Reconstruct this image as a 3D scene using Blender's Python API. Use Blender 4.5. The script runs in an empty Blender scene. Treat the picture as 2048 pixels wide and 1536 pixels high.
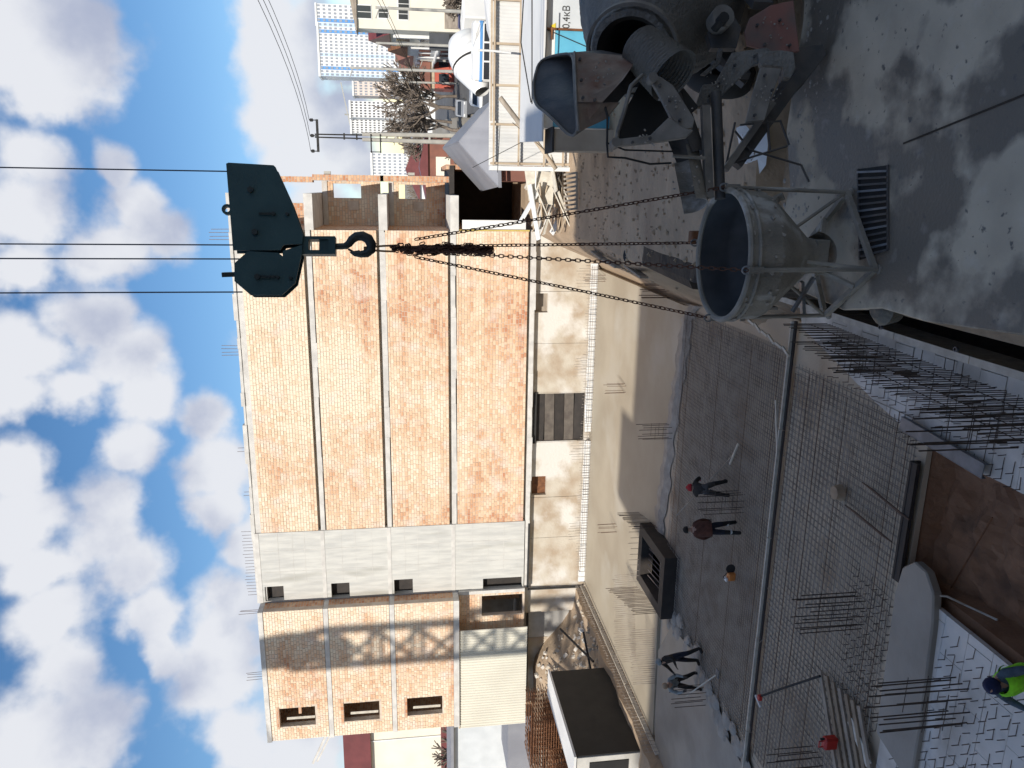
import bpy, bmesh, math, random
from math import sin, cos, pi, radians as rad
from mathutils import Vector, Matrix, Euler, noise
random.seed(11)
scene = bpy.context.scene
COL = scene.collection

# ---------------------------------------------------------------- camera
PITCH, ROLL, YAW, FPX, CAM_H = rad(7.9), 0.021, rad(14.7), 1500.0, 5.0
FWD = Vector((-sin(YAW)*cos(PITCH), cos(YAW)*cos(PITCH), -sin(PITCH)))
RGT = Vector((cos(YAW), sin(YAW), 0))
DWN = Vector((sin(YAW)*sin(PITCH), -cos(YAW)*sin(PITCH), -cos(PITCH)))
CX = DWN*cos(ROLL) - RGT*sin(ROLL)      # picture right  (the photograph lies on its side)
CY = RGT*cos(ROLL) + DWN*sin(ROLL)      # picture up
cam_data = bpy.data.cameras.new('camera')
cam = bpy.data.objects.new('camera', cam_data); COL.objects.link(cam)
m3 = Matrix((CX, CY, -FWD)).transposed()
cam.matrix_world = Matrix.Translation((0, 0, CAM_H)) @ m3.to_4x4()
cam_data.sensor_fit = 'HORIZONTAL'; cam_data.sensor_width = 36.0
cam_data.lens = 36.0*FPX/2048.0
cam_data.clip_start = 0.05; cam_data.clip_end = 9000
scene.camera = cam

def ray(x, y):
    a, b = 768.0-y, x-1024.0
    return FWD*FPX + CX*b + CY*a
def atz(x, y, z):
    v = ray(x, y); return Vector((0, 0, CAM_H)) + v*((z-CAM_H)/v.z)
def aty(x, y, Y):
    v = ray(x, y); return Vector((0, 0, CAM_H)) + v*(Y/v.y)
def dep(x, y, d):
    return Vector((0, 0, CAM_H)) + ray(x, y)*(d/FPX)

# ---------------------------------------------------------------- sky and sun
SUN_EL, SUN_AZ = rad(38.5), rad(7.0)     # light travels towards +Y, 7 degrees to +X
TRAVEL = Vector((sin(SUN_AZ)*cos(SUN_EL), cos(SUN_AZ)*cos(SUN_EL), -sin(SUN_EL)))
world = bpy.data.worlds.new('World'); scene.world = world; world.use_nodes = True
world.cycles.sampling_method = 'MANUAL'; world.cycles.sample_map_resolution = 256
wt = world.node_tree; wn = wt.nodes; wl = wt.links; wn.clear()

CLOUDS = [  # x, y, radius along x, radius along y, in photograph pixels
 (70,90,150,150),(150,60,110,120),(90,190,70,60),(60,330,75,70),(50,430,90,110),(60,540,60,60),
 (230,330,55,45),(270,420,70,70),(300,470,70,80),(230,520,90,80),(200,640,85,75),(250,720,90,90),(290,790,70,90),
 (50,700,75,110),(30,790,60,80),(150,790,50,85),
 (270,900,60,70),(220,1000,80,80),(210,1090,95,90),(260,1150,100,80),(310,1230,70,60),(330,1290,45,40),
 (420,840,50,70),(440,930,70,80),(430,1020,55,60),(520,1080,80,60),
 (40,930,60,80),(50,1040,90,100),(90,1150,80,70),(100,1260,110,90),(130,1360,100,100),(180,1450,90,100),(60,1500,150,120),
 (460,1200,90,70),(450,1290,100,80),(450,1380,95,90),(480,1480,90,90),(600,1500,110,80),
 (540,30,90,70),(570,120,95,80),(580,220,90,80),(590,320,80,70),(680,250,90,80),(690,330,80,60),(720,120,100,90),
 (560,-80,110,90),(640,420,80,80),(640,60,60,90),(600,700,110,120),(600,950,100,120),
]
grp = bpy.data.node_groups.new('CloudField', 'ShaderNodeTree')
grp.interface.new_socket('Vector', in_out='INPUT', socket_type='NodeSocketVector')
grp.interface.new_socket('Value', in_out='OUTPUT', socket_type='NodeSocketFloat')
gn, gl = grp.nodes, grp.links
gi = gn.new('NodeGroupInput'); go = gn.new('NodeGroupOutput')
def gmath(op, a, b=None, c=None):
    n = gn.new('ShaderNodeMath'); n.operation = op
    for k, v in enumerate((a, b, c)):
        if v is None: continue
        if isinstance(v, (int, float)): n.inputs[k].default_value = v
        else: gl.new(v, n.inputs[k])
    return n.outputs[0]
nz0 = gn.new('ShaderNodeTexNoise'); nz0.inputs['Scale'].default_value = 9.0; nz0.inputs['Detail'].default_value = 5; nz0.inputs['Roughness'].default_value = 0.55
gl.new(gi.outputs[0], nz0.inputs['Vector'])
wv = gn.new('ShaderNodeVectorMath'); wv.operation = 'SUBTRACT'; gl.new(nz0.outputs['Color'], wv.inputs[0]); wv.inputs[1].default_value = (.5, .5, .5)
ws = gn.new('ShaderNodeVectorMath'); ws.operation = 'SCALE'; gl.new(wv.outputs[0], ws.inputs[0]); ws.inputs['Scale'].default_value = 0.075
wa = gn.new('ShaderNodeVectorMath'); wa.operation = 'ADD'; gl.new(gi.outputs[0], wa.inputs[0]); gl.new(ws.outputs[0], wa.inputs[1])
dirv = wa.outputs[0]
acc = None
for (bx, by, rx, ry) in CLOUDS:
    d = ray(bx, by).normalized()
    k = FPX/ray(bx, by).length/FPX
    ln = gn.new('ShaderNodeVectorMath'); ln.operation = 'DISTANCE'; gl.new(dirv, ln.inputs[0]); ln.inputs[1].default_value = d
    q = gmath('MULTIPLY', ln.outputs['Value'], 1/(math.sqrt(rx*ry)*k*1.04))
    acc = q if acc is None else gmath('SMOOTH_MIN', acc, q, .22)
blob = gmath('SUBTRACT', 1.15, acc)
# the same broken cumulus goes on outside the frame
nz1 = gn.new('ShaderNodeTexNoise'); nz1.inputs['Scale'].default_value = 3.2; nz1.inputs['Detail'].default_value = 6; nz1.inputs['Roughness'].default_value = 0.55
gl.new(gi.outputs[0], nz1.inputs['Vector'])
gen = gmath('MULTIPLY_ADD', nz1.outputs[0], 5.0, -2.42)
vd = gn.new('ShaderNodeVectorMath'); vd.operation = 'DOT_PRODUCT'; gl.new(gi.outputs[0], vd.inputs[0]); vd.inputs[1].default_value = (FWD*.94+Vector((0,0,.34))).normalized()
vm = gn.new('ShaderNodeMapRange'); gl.new(vd.outputs['Value'], vm.inputs[0]); vm.inputs[1].default_value = .72; vm.inputs[2].default_value = .84; vm.inputs[3].default_value = 0.0; vm.inputs[4].default_value = -1.3
gen = gmath('ADD', gen, vm.outputs[0])
tot = gmath('MAXIMUM', gmath('MAXIMUM', blob, -0.6), gen)
nz2 = gn.new('ShaderNodeTexNoise'); nz2.inputs['Scale'].default_value = 30; nz2.inputs['Detail'].default_value = 6
gl.new(gi.outputs[0], nz2.inputs['Vector'])
tot = gmath('ADD', tot, gmath('MULTIPLY_ADD', nz2.outputs[0], 0.7, -0.35))
tot = gmath('ADD', tot, gmath('MULTIPLY_ADD', nz0.outputs[0], 0.9, -0.55))
gl.new(tot, go.inputs[0])

def wnode(t, **kw):
    n = wn.new(t)
    for k, v in kw.items(): setattr(n, k, v)
    return n
tc = wnode('ShaderNodeTexCoord')
sky = wnode('ShaderNodeTexSky', sky_type='NISHITA', sun_disc=False)
sky.sun_elevation = SUN_EL; sky.sun_rotation = math.atan2(-TRAVEL.x, -TRAVEL.y)
sky.air_density = 1.0; sky.dust_density = 0.15; sky.ozone_density = 2.0
f0 = wnode('ShaderNodeGroup', node_tree=grp); wl.new(tc.outputs['Generated'], f0.inputs[0])
off = wnode('ShaderNodeVectorMath', operation='ADD'); wl.new(tc.outputs['Generated'], off.inputs[0]); off.inputs[1].default_value = (-0.035, -0.01, 0.075)
f1 = wnode('ShaderNodeGroup', node_tree=grp); wl.new(off.outputs[0], f1.inputs[0])
alpha = wnode('ShaderNodeMapRange', interpolation_type='SMOOTHSTEP'); wl.new(f0.outputs[0], alpha.inputs['Value'])
alpha.inputs['From Min'].default_value = -0.08; alpha.inputs['From Max'].default_value = 0.5
alpha.inputs['To Max'].default_value = 0.97
shade = wnode('ShaderNodeMapRange', interpolation_type='SMOOTHSTEP'); wl.new(f1.outputs[0], shade.inputs['Value'])
shade.inputs['From Min'].default_value = -0.2; shade.inputs['From Max'].default_value = 1.0
cmix = wnode('ShaderNodeMix', data_type='RGBA'); wl.new(shade.outputs[0], cmix.inputs[0])
cmix.inputs[6].default_value = (5.5, 5.6, 5.9, 1); cmix.inputs[7].default_value = (2.95, 3.25, 4.2, 1)
hs = wnode('ShaderNodeHueSaturation'); hs.inputs['Saturation'].default_value = 1.22; hs.inputs['Value'].default_value = 0.88
wl.new(sky.outputs[0], hs.inputs['Color'])
smix = wnode('ShaderNodeMix', data_type='RGBA'); wl.new(alpha.outputs[0], smix.inputs[0])
wl.new(hs.outputs[0], smix.inputs[6]); wl.new(cmix.outputs[2], smix.inputs[7])
bg = wnode('ShaderNodeBackground'); wl.new(smix.outputs[2], bg.inputs['Color']); bg.inputs['Strength'].default_value = 0.10
wo = wnode('ShaderNodeOutputWorld'); wl.new(bg.outputs[0], wo.inputs['Surface'])

sun_data = bpy.data.lights.new('sun', 'SUN'); sun_data.energy = 3.7; sun_data.angle = rad(0.45); sun_data.color = (1.0, 0.94, 0.85)
sun = bpy.data.objects.new('sun', sun_data); COL.objects.link(sun)
sun.rotation_euler = TRAVEL.to_track_quat('-Z', 'Y').to_euler(); sun.location = (-20, -40, 60)

vs = scene.view_settings
vs.view_transform = 'Standard'; vs.look = 'None'; vs.gamma = 1.0; vs.use_curve_mapping = False; vs.exposure = 0.58
scene.cycles.max_bounces = 6; scene.cycles.diffuse_bounces = 4

# ---------------------------------------------------------------- helpers
class MB:
    """collects geometry for ONE mesh"""
    def __init__(s): s.v = []; s.f = []; s.mi = []; s.cur = 0
    def add(s, vs_, fs_):
        o = len(s.v); s.v += [tuple(v) for v in vs_]
        for f in fs_: s.f.append(tuple(i+o for i in f)); s.mi.append(s.cur)
    def box(s, x0, x1, y0, y1, z0, z1):
        s.add([(x0,y0,z0),(x1,y0,z0),(x1,y1,z0),(x0,y1,z0),(x0,y0,z1),(x1,y0,z1),(x1,y1,z1),(x0,y1,z1)],
              [(0,3,2,1),(4,5,6,7),(0,1,5,4),(1,2,6,5),(2,3,7,6),(3,0,4,7)]); return s
    def rbox(s, c, size, R=None):
        hx, hy, hz = size[0]/2, size[1]/2, size[2]/2
        P = [Vector((a*hx, b*hy, d*hz)) for d in (-1,1) for a, b in ((-1,-1),(1,-1),(1,1),(-1,1))]
        if R is not None: P = [R @ p for p in P]
        c = Vector(c); s.add([p+c for p in P], [(0,3,2,1),(4,5,6,7),(0,1,5,4),(1,2,6,5),(2,3,7,6),(3,0,4,7)]); return s
    def beam(s, p0, p1, w, h, up=(0,0,1)):
        p0, p1 = Vector(p0), Vector(p1); d = (p1-p0); L = d.length; d.normalize()
        up = Vector(up)
        if abs(d.dot(up)) > .98: up = Vector((0,1,0))
        sx = d.cross(up).normalized(); uz = sx.cross(d)
        P = []
        for q in (p0, p1):
            for a, b in ((-1,-1),(1,-1),(1,1),(-1,1)): P.append(q + sx*(a*w/2) + uz*(b*h/2))
        s.add(P, [(0,1,2,3),(7,6,5,4),(0,4,5,1),(1,5,6,2),(2,6,7,3),(3,7,4,0)]); return s
    def tube(s, pts, r, n=6, caps=True):
        pts = [Vector(p) for p in pts]; rs = r if isinstance(r, (list, tuple)) else [r]*len(pts)
        rings = []; prev = None
        for i, p in enumerate(pts):
            d = (pts[min(i+1, len(pts)-1)] - pts[max(i-1, 0)]).normalized()
            if prev is None:
                ref = Vector((0,0,1)) if abs(d.z) < .9 else Vector((1,0,0)); a = d.cross(ref).normalized()
            else:
                a = (prev - d*prev.dot(d))
                a = a.normalized() if a.length > 1e-6 else d.orthogonal().normalized()
            prev = a; b = d.cross(a)
            rings.append([p + (a*cos(2*pi*k/n) + b*sin(2*pi*k/n))*rs[i] for k in range(n)])
        V = [v for R in rings for v in R]; F = []
        for i in range(len(pts)-1):
            for k in range(n):
                F.append((i*n+k, i*n+(k+1)%n, (i+1)*n+(k+1)%n, (i+1)*n+k))
        if caps:
            F.append(tuple(range(n-1, -1, -1))); F.append(tuple((len(pts)-1)*n+k for k in range(n)))
        s.add(V, F); return s
    def lathe(s, prof, c=(0,0,0), n=32, R=None, a0=0, a1=2*pi, wob=0):
        """profile [(r, z)] turned about local z"""
        c = Vector(c); full = abs(a1-a0-2*pi) < 1e-6; m = n if full else n+1
        V = []
        for r, z in prof:
            for k in range(m):
                a = a0+(a1-a0)*k/n
                p = Vector((r*cos(a), r*sin(a), z))
                if R is not None: p = R @ p
                V.append(p+c)
        F = []
        for i in range(len(prof)-1):
            for k in range(n if full else n):
                k2 = (k+1) % m
                F.append((i*m+k, i*m+k2, (i+1)*m+k2, (i+1)*m+k))
        s.add(V, F); return s
    def prism(s, poly, ext):
        """polygon of 3-D points extruded by vector ext"""
        n = len(poly); e = Vector(ext); P = [Vector(p) for p in poly]
        s.add([p-e/2 for p in P] + [p+e/2 for p in P],
              [tuple(range(n-1,-1,-1)), tuple(range(n, 2*n))] + [(i, (i+1)%n, n+(i+1)%n, n+i) for i in range(n)]); return s
    def sheet(s, poly): s.add(poly, [tuple(range(len(poly)))]); return s
    def build(s, name, mats, parent=None, smooth=False, local=False, bevel=0, loc=None, weld=0):
        me = bpy.data.meshes.new(name)
        o = bpy.data.objects.new(name, me); COL.objects.link(o)
        sh = Vector((0,0,0))
        if parent is not None:
            o.parent = parent
            if not local: sh = wloc(parent)
        elif loc is not None:
            sh = Vector(loc); o.location = sh
        V = s.v if (sh.length == 0) else [(x-sh.x, y-sh.y, z-sh.z) for x, y, z in s.v]
        me.from_pydata(V, [], s.f)
        if not isinstance(mats, (list, tuple)): mats = [mats]
        for m in mats: me.materials.append(m)
        if len(mats) > 1: me.polygons.foreach_set('material_index', s.mi)
        if smooth: me.polygons.foreach_set('use_smooth', [True]*len(me.polygons))
        bm = bmesh.new(); bm.from_mesh(me)
        if weld: bmesh.ops.remove_doubles(bm, verts=bm.verts, dist=weld)
        bmesh.ops.recalc_face_normals(bm, faces=bm.faces)
        if bevel:
            bmesh.ops.bevel(bm, geom=list(bm.edges), offset=bevel, segments=1, affect='EDGES', clamp_overlap=True)
        bm.to_mesh(me); bm.free()
        if smooth: me.set_sharp_from_angle(angle=rad(40))
        return o
def wloc(o):
    v = Vector((0,0,0))
    while o is not None: v += o.location; o = o.parent
    return v
def tag(o, label=None, cat=None, group=None, kind=None):
    if label: o['label'] = label
    if cat: o['category'] = cat
    if group: o['group'] = group
    if kind: o['kind'] = kind
    return o
def thing(name, label, cat, loc=(0,0,0), group=None, rz=0):
    o = bpy.data.objects.new(name, None); COL.objects.link(o); o.location = loc; o.rotation_euler = (0,0,rz)
    o.empty_display_size = .3
    return tag(o, label, cat, group)
def struct(name, mb, m, **kw): return tag(mb.build(name, m, **kw), kind='structure')
def inst(name, me, parent, loc, rot=None, scale=None):
    o = bpy.data.objects.new(name, me); COL.objects.link(o); o.parent = parent; o.location = loc
    if rot is not None: o.rotation_euler = rot
    if scale is not None: o.scale = scale
    return o

# ---------------------------------------------------------------- materials
MATS = {}
def mat(name, c1, c2=None, scale=4.0, rough=0.85, metal=0.0, bump=0.0, bscale=None, detail=6, c3=None, s3=0.8, t3=(0.55, 0.7),
        stretch=(1,1,1), contrast=(0.35, 0.65), rvar=0.0, spec=None, coord='pos'):
    m = bpy.data.materials.new(name); m.use_nodes = True; nt = m.node_tree; n = nt.nodes; l = nt.links
    b = n['Principled BSDF']; b.inputs['Roughness'].default_value = rough; b.inputs['Metallic'].default_value = metal
    if spec is not None: b.inputs['Specular IOR Level'].default_value = spec
    if coord == 'pos': src = n.new('ShaderNodeNewGeometry').outputs['Position']
    else: src = n.new('ShaderNodeTexCoord').outputs['Object']
    if stretch != (1,1,1):
        mp = n.new('ShaderNodeMapping'); mp.inputs['Scale'].default_value = stretch; l.new(src, mp.inputs[0]); src = mp.outputs[0]
    col = None
    if c2 is not None:
        t = n.new('ShaderNodeTexNoise'); t.inputs['Scale'].default_value = scale; t.inputs['Detail'].default_value = detail; l.new(src, t.inputs[0])
        mr = n.new('ShaderNodeMapRange'); mr.inputs[1].default_value = contrast[0]; mr.inputs[2].default_value = contrast[1]; l.new(t.outputs[0], mr.inputs[0])
        mx = n.new('ShaderNodeMix'); mx.data_type = 'RGBA'; l.new(mr.outputs[0], mx.inputs[0])
        mx.inputs[6].default_value = (*c1, 1); mx.inputs[7].default_value = (*c2, 1); col = mx.outputs[2]
        if c3 is not None:
            t3n = n.new('ShaderNodeTexNoise'); t3n.inputs['Scale'].default_value = s3; t3n.inputs['Detail'].default_value = 7; l.new(src, t3n.inputs[0])
            m3_ = n.new('ShaderNodeMapRange'); m3_.inputs[1].default_value = t3[0]; m3_.inputs[2].default_value = t3[1]; l.new(t3n.outputs[0], m3_.inputs[0])
            mx3 = n.new('ShaderNodeMix'); mx3.data_type = 'RGBA'; l.new(m3_.outputs[0], mx3.inputs[0]); l.new(col, mx3.inputs[6]); mx3.inputs[7].default_value = (*c3, 1)
            col = mx3.outputs[2]
            if rvar:
                rr = n.new('ShaderNodeMapRange'); rr.inputs[3].default_value = rough; rr.inputs[4].default_value = rough-rvar; l.new(m3_.outputs[0], rr.inputs[0]); l.new(rr.outputs[0], b.inputs['Roughness'])
        l.new(col, b.inputs['Base Color'])
    else: b.inputs['Base Color'].default_value = (*c1, 1)
    if bump:
        tb = n.new('ShaderNodeTexNoise'); tb.inputs['Scale'].default_value = bscale or scale*4; tb.inputs['Detail'].default_value = 6; l.new(src, tb.inputs[0])
        bp = n.new('ShaderNodeBump'); bp.inputs['Strength'].default_value = 1.0; bp.inputs['Distance'].default_value = bump; l.new(tb.outputs[0], bp.inputs['Height']); l.new(bp.outputs[0], b.inputs['Normal'])
    MATS[name] = m; return m

concrete = mat('pale_concrete', (.52,.50,.46), (.40,.39,.36), 1.3, .9, bump=.004, bscale=30, c3=(.33,.31,.27), s3=.45)
core_conc = mat('formed_concrete', (.56,.55,.51), (.45,.445,.42), 1.6, .9, bump=.006, bscale=12, c3=(.34,.33,.29), s3=.45, t3=(.56,.72), stretch=(3.2,1,.45))
slab_edge = mat('slab_edge_concrete', (.60,.58,.54), (.48,.46,.43), 2.5, .9, bump=.006, bscale=25)
ret_conc = mat('stained_concrete', (.50,.45,.37), (.36,.28,.20), .9, .92, bump=.015, bscale=9, c3=(.60,.57,.52), s3=.6, t3=(.48,.62))
poured = mat('poured_concrete', (.37,.325,.25), (.30,.255,.19), .35, .55, bump=.003, bscale=8, c3=(.40,.37,.31), s3=.25)
wet_conc = mat('wet_concrete', (.25,.225,.19), (.32,.29,.25), .9, .45, bump=.008, bscale=10)
rough_conc = mat('rough_fresh_concrete', (.26,.235,.205), (.36,.33,.29), 2.5, .7, bump=.03, bscale=14)
blinding = mat('dusty_blinding', (.46,.375,.28), (.56,.46,.34), .55, .85, bump=.012, bscale=12, c3=(.36,.25,.155), s3=.45)
soil = mat('brown_soil', (.33,.245,.165), (.40,.30,.205), .7, .95, bump=.04, bscale=7, c3=(.24,.175,.12), s3=.4)
red_soil = mat('wet_clay', (.22,.112,.06), (.30,.165,.095), 1.2, .8, bump=.05, bscale=5, c3=(.09,.05,.03), s3=.9)
dark_soil = mat('shaded_trench_soil', (.03,.022,.016), (.05,.037,.026), 2, .95, bump=.05, bscale=5)  # trench shade put into the soil colour; the platform joint reuses it
plat_conc_old = mat('platform_concrete', (.55,.53,.49), (.46,.44,.40), 1.6, .85, bump=.006, bscale=28, c3=(.17,.16,.145), s3=.62, t3=(.50,.56), rvar=.35)
foam = mat('foam_board', (.72,.68,.63), (.60,.57,.53), 1.2, .8, bump=.003, bscale=20, c3=(.42,.385,.34), s3=.9, t3=(.46,.70))
def platform_material():
    m = mat('platform_concrete', (.50,.43,.33), (.40,.34,.26), 1.6, .88, bump=.008, bscale=26, c3=(.15,.13,.105), s3=.95, t3=(.45,.53), rvar=.4)
    nt = m.node_tree; n, l = nt.nodes, nt.links; b = n['Principled BSDF']
    src = n.new('ShaderNodeNewGeometry').outputs['Position']; col = b.inputs['Base Color'].links[0].from_socket
    def layer(col, kind, scale, lo, hi, c, amt):
        t_ = n.new(kind); t_.inputs['Scale'].default_value = scale; l.new(src, t_.inputs['Vector'])
        if kind == 'ShaderNodeTexNoise': t_.inputs['Detail'].default_value = 5
        mr = n.new('ShaderNodeMapRange'); mr.inputs[1].default_value = lo; mr.inputs[2].default_value = hi; mr.inputs[4].default_value = amt; l.new(t_.outputs[0], mr.inputs[0])
        mx = n.new('ShaderNodeMix'); mx.data_type = 'RGBA'; l.new(mr.outputs[0], mx.inputs[0]); l.new(col, mx.inputs[6]); mx.inputs[7].default_value = (*c, 1); return mx.outputs[2]
    col = layer(col, 'ShaderNodeTexNoise', 9.0, .64, .70, (.10,.095,.09), .9)      # splashes
    col = layer(col, 'ShaderNodeTexNoise', 24.0, .69, .73, (.07,.065,.06), .8)    # pock marks
    col = layer(col, 'ShaderNodeTexNoise', 4.0, (.60), .85, (.54,.51,.46), .5)       # cement bloom
    l.new(col, b.inputs['Base Color']); return m
plat_conc = platform_material()
rebar = mat('rusty_rebar', (.11,.07,.05), (.16,.10,.07), 8, .75, metal=.3)
rebar_dark = mat('dark_rebar', (.075,.055,.045), (.11,.08,.06), 8, .7, metal=.3)
rebar_grey = mat('dusty_rebar', (.40,.35,.30), (.20,.165,.135), 2.2, .8)
rust = mat('rust', (.20,.085,.035), (.11,.045,.02), 5, .85, bump=.01)
timber = mat('pale_timber', (.50,.41,.30), (.40,.31,.22), 3, .8, stretch=(1,1,.3))
old_timber = mat('grey_timber', (.35,.30,.24), (.24,.20,.16), 4, .85, stretch=(.3,1,1))
white_board = mat('whitish_board', (.62,.58,.50), (.48,.44,.37), 5, .8)
steel = mat('galvanised_steel', (.22,.23,.25), (.15,.16,.17), 4, .5, metal=.5, bump=.003, bscale=30, c3=(.12,.08,.055), s3=1.5, t3=(.58,.72))
bucket_m = mat('cement_coated_steel', (.32,.29,.245), (.19,.175,.15), 2.6, .75, metal=.1, bump=.012, bscale=34, c3=(.42,.40,.37), s3=3.2, t3=(.56,.66), stretch=(1,1,.55))
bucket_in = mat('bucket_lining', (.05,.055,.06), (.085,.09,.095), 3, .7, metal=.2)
teal = mat('dark_teal_paint', (.016,.058,.066), (.028,.078,.085), 3, .5, bump=.002, bscale=40)
hook_m = mat('dark_forged_steel', (.025,.035,.037), (.04,.05,.05), 8, .5, metal=.4)
chain_m = mat('rusty_chain', (.075,.034,.022), (.12,.055,.035), 20, .8, metal=.2)
wire_m = mat('steel_wire', (.05,.06,.09), (.07,.08,.11), 20, .6, metal=.3)
black_m = mat('bitumen_black', (.010,.010,.010), (.018,.017,.016), 1.5, .7, bump=.004, bscale=12)
dark_m = mat('dark_form_and_shade', (.022,.018,.016), (.035,.028,.024), 3, .7)  # dark form panels; also paints shade in the core openings and bay cellar
white_sheet = mat('white_profiled_sheet', (.66,.66,.64), (.58,.58,.57), .6, .6)
grey_paint = mat('grey_paint', (.55,.58,.60), (.48,.51,.53), 1.2, .5)
cyan_paint = mat('cyan_blue_paint', (.12,.42,.58), (.09,.34,.50), 1.5, .45)
roof_grey = mat('grey_roof_sheet', (.23,.235,.26), (.19,.195,.22), .8, .6)
dirt_truck = mat('cement_crusted_steel', (.165,.155,.14), (.10,.094,.086), 3, .8, bump=.03, bscale=26, c3=(.25,.24,.22), s3=1.5, t3=(.45,.75))
truck_dark = mat('greasy_dark_steel', (.06,.06,.062), (.10,.092,.086), 5, .6, metal=.2, bump=.006)
truck_grey = mat('worn_grey_steel', (.25,.23,.205), (.15,.138,.125), 4, .65, metal=.2, bump=.004, bscale=30)
truck_rust = mat('rust_flaked_plate', (.27,.205,.16), (.17,.13,.105), 4, .8, bump=.008, bscale=22, c3=(.15,.07,.045), s3=3.5, t3=(.48,.70))
red_dirty = mat('dirty_red_paint', (.27,.115,.09), (.16,.115,.10), 2.5, .7)
rubber = mat('rubber', (.018,.018,.018), (.028,.027,.026), 6, .8)
cream = mat('cream_render', (.72,.68,.56), (.64,.60,.50), .5, .85)
white_p = mat('white_paint', (.72,.72,.70), (.64,.64,.63), 1, .7)
maroon = mat('maroon_sheet', (.16,.04,.04), (.12,.03,.03), 1, .5)
glass_d = mat('dark_window_glass', (.02,.025,.03), (.035,.04,.05), .3, .12)
blue_p = mat('blue_paint', (.10,.30,.62), (.08,.25,.55), 1, .5)
pale_blue = mat('pale_blue_render', (.50,.62,.74), (.45,.57,.70), .1, .8)
brick_far = mat('far_red_brick', (.24,.10,.07), (.18,.08,.06), 1, .9)
asphalt = mat('asphalt', (.075,.075,.078), (.10,.10,.10), .6, .85)
bark = mat('bare_bark', (.12,.095,.075), (.18,.145,.115), 3, .9)
pole_c = mat('concrete_pole', (.42,.41,.37), (.34,.33,.30), 2, .9)
orange_p = mat('orange_red_sheet', (.50,.11,.07), (.42,.09,.06), 1, .6)
skin = mat('skin', (.42,.25,.18), (.36,.21,.15), 10, .6, coord='obj')
def cloth(name, c): return mat(name, c, tuple(min(1, x*1.5+.004) for x in c), 9, .9, bump=.006, bscale=14, coord='obj')
# ================================================================ ground and pit
def smooth(a, b, t):
    t = max(0., min(1., (t-a)/(b-a))); return t*t*(3-2*t)
PIT_L, PIT_R, PIT_B = -22.6, -1.7, 39.5
def ground_z(x, y):
    far = -1.45 - .95*smooth(44, 62, y)
    gr = -max(0, min(1.45, (y-11.5)*.1))
    if y > 27: gr = min(gr, far)
    if y > 40: gr = far
    n = noise.noise(Vector((x*.5, y*.5, 0)))*.10 + noise.noise(Vector((x*1.7, y*1.7, 3)))*.05
    if y > 70 or abs(x) > 60: n = 0
    if -7 < x < 12 and 3 < y < 10.4 and x > -1.3: return -.30
    if y >= PIT_B: return far-.12 + n*.3
    xt = -.95 - .75*smooth(11.6, 13.2, y); xb_ = -1.35 - .8*smooth(11.6, 13.4, y) - 1.8*smooth(17.0, 21.0, y)
    if x >= xt: return gr + n
    if y < -1.0: return -1.45
    if x > xb_:
        t = (x-xb_)/(xt-xb_); return -5.25 + (gr+5.25)*smooth(0, 1, t)**.8 + n*1.5*(1 - abs(2*t-1))
    if x > -2.62 and y <= 18: return -5.9
    if x > -3.95: return -5.3
    if x < PIT_L:
        hw = smooth(34, 38.5, y)*smooth(-24, -28, x)*2.2
        t = smooth(-23.2, -34, x)
        return -5.0 + .5 + 2.3*t + hw*(1-t) + n*1.6
    if 9 < y < 12.65 and -7.6+ (y-9)*.0 < x < -4.75: return -5.75 + n*2.2 + .16*noise.noise(Vector((x*2.6,y*2.6,9))) + .07*noise.noise(Vector((x*6,y*6,5)))   # dug-out clay
    return -5.3
def axis(parts):
    out = []
    for a, b, st in parts:
        k = max(1, round((b-a)/st)); out += [a+(b-a)*i/k for i in range(k)]
    out.append(parts[-1][1]); return out
gx = axis([(-4000,-400,900),(-400,-60,60),(-60,-34,4),(-34,-24,.6),(-24,-22.6,.2),(-22.6,-8.2,.8),(-8.2,-7.6,.15),(-7.6,-4.75,.12),(-4.75,-3.95,.13),(-3.95,-1.1,.16),(-1.1,6,.28),(6,14,1),(14,60,6),(60,400,50),(400,4000,900)])
gy = axis([(-600,-30,100),(-30,-2,4),(-2,8.9,.7),(8.9,12.9,.13),(12.9,39.3,.33),(39.3,39.6,.1),(39.6,62,.8),(62,120,6),(120,500,50),(500,6000,900)])
g = MB(); nx = len(gx)
V = [(x, y, ground_z(x, y)) for y in gy for x in gx]
F = []
red = set()
for j in range(len(gy)-1):
    for i in range(nx-1):
        F.append((j*nx+i, j*nx+i+1, (j+1)*nx+i+1, (j+1)*nx+i))
        cx, cy = (gx[i]+gx[i+1])/2, (gy[j]+gy[j+1])/2
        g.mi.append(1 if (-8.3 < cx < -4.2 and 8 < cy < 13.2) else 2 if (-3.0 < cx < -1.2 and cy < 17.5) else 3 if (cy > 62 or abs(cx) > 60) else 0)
g.v, g.f = V, F
far_ground = mat('grey_brown_ground', (.20,.18,.15), (.27,.25,.21), .08, .95)
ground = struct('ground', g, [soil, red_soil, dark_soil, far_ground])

# concrete work platform (with real thickness) and its construction joint
pl = MB()
edge = [(-1.13,3.0),(-1.10,5.4),(-1.19,6.6),(-1.17,7.3),(-1.30,8.0),(-1.22,8.9),(-1.0,9.35),(-.6,9.75),(.1,9.55),(.8,9.8),(2.1,9.65),(4.0,9.9),(9.0,9.8),(9.0,3.0)]
j0, j1 = atz(1862,265,0), atz(2048,190,0)
pl.prism([(x,y,-.15) for x,y in edge], (0,0,.30))
platform = struct('platform', pl, plat_conc, bevel=.015)
jt = MB()
jd = (j1-j0).normalized(); q0 = j0-jd*.4
jt.beam((q0.x,q0.y,.004), (q0.x+jd.x*4, q0.y+jd.y*4, .004), .018, .006)
struct('platform_joint', jt, dark_soil)
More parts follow.
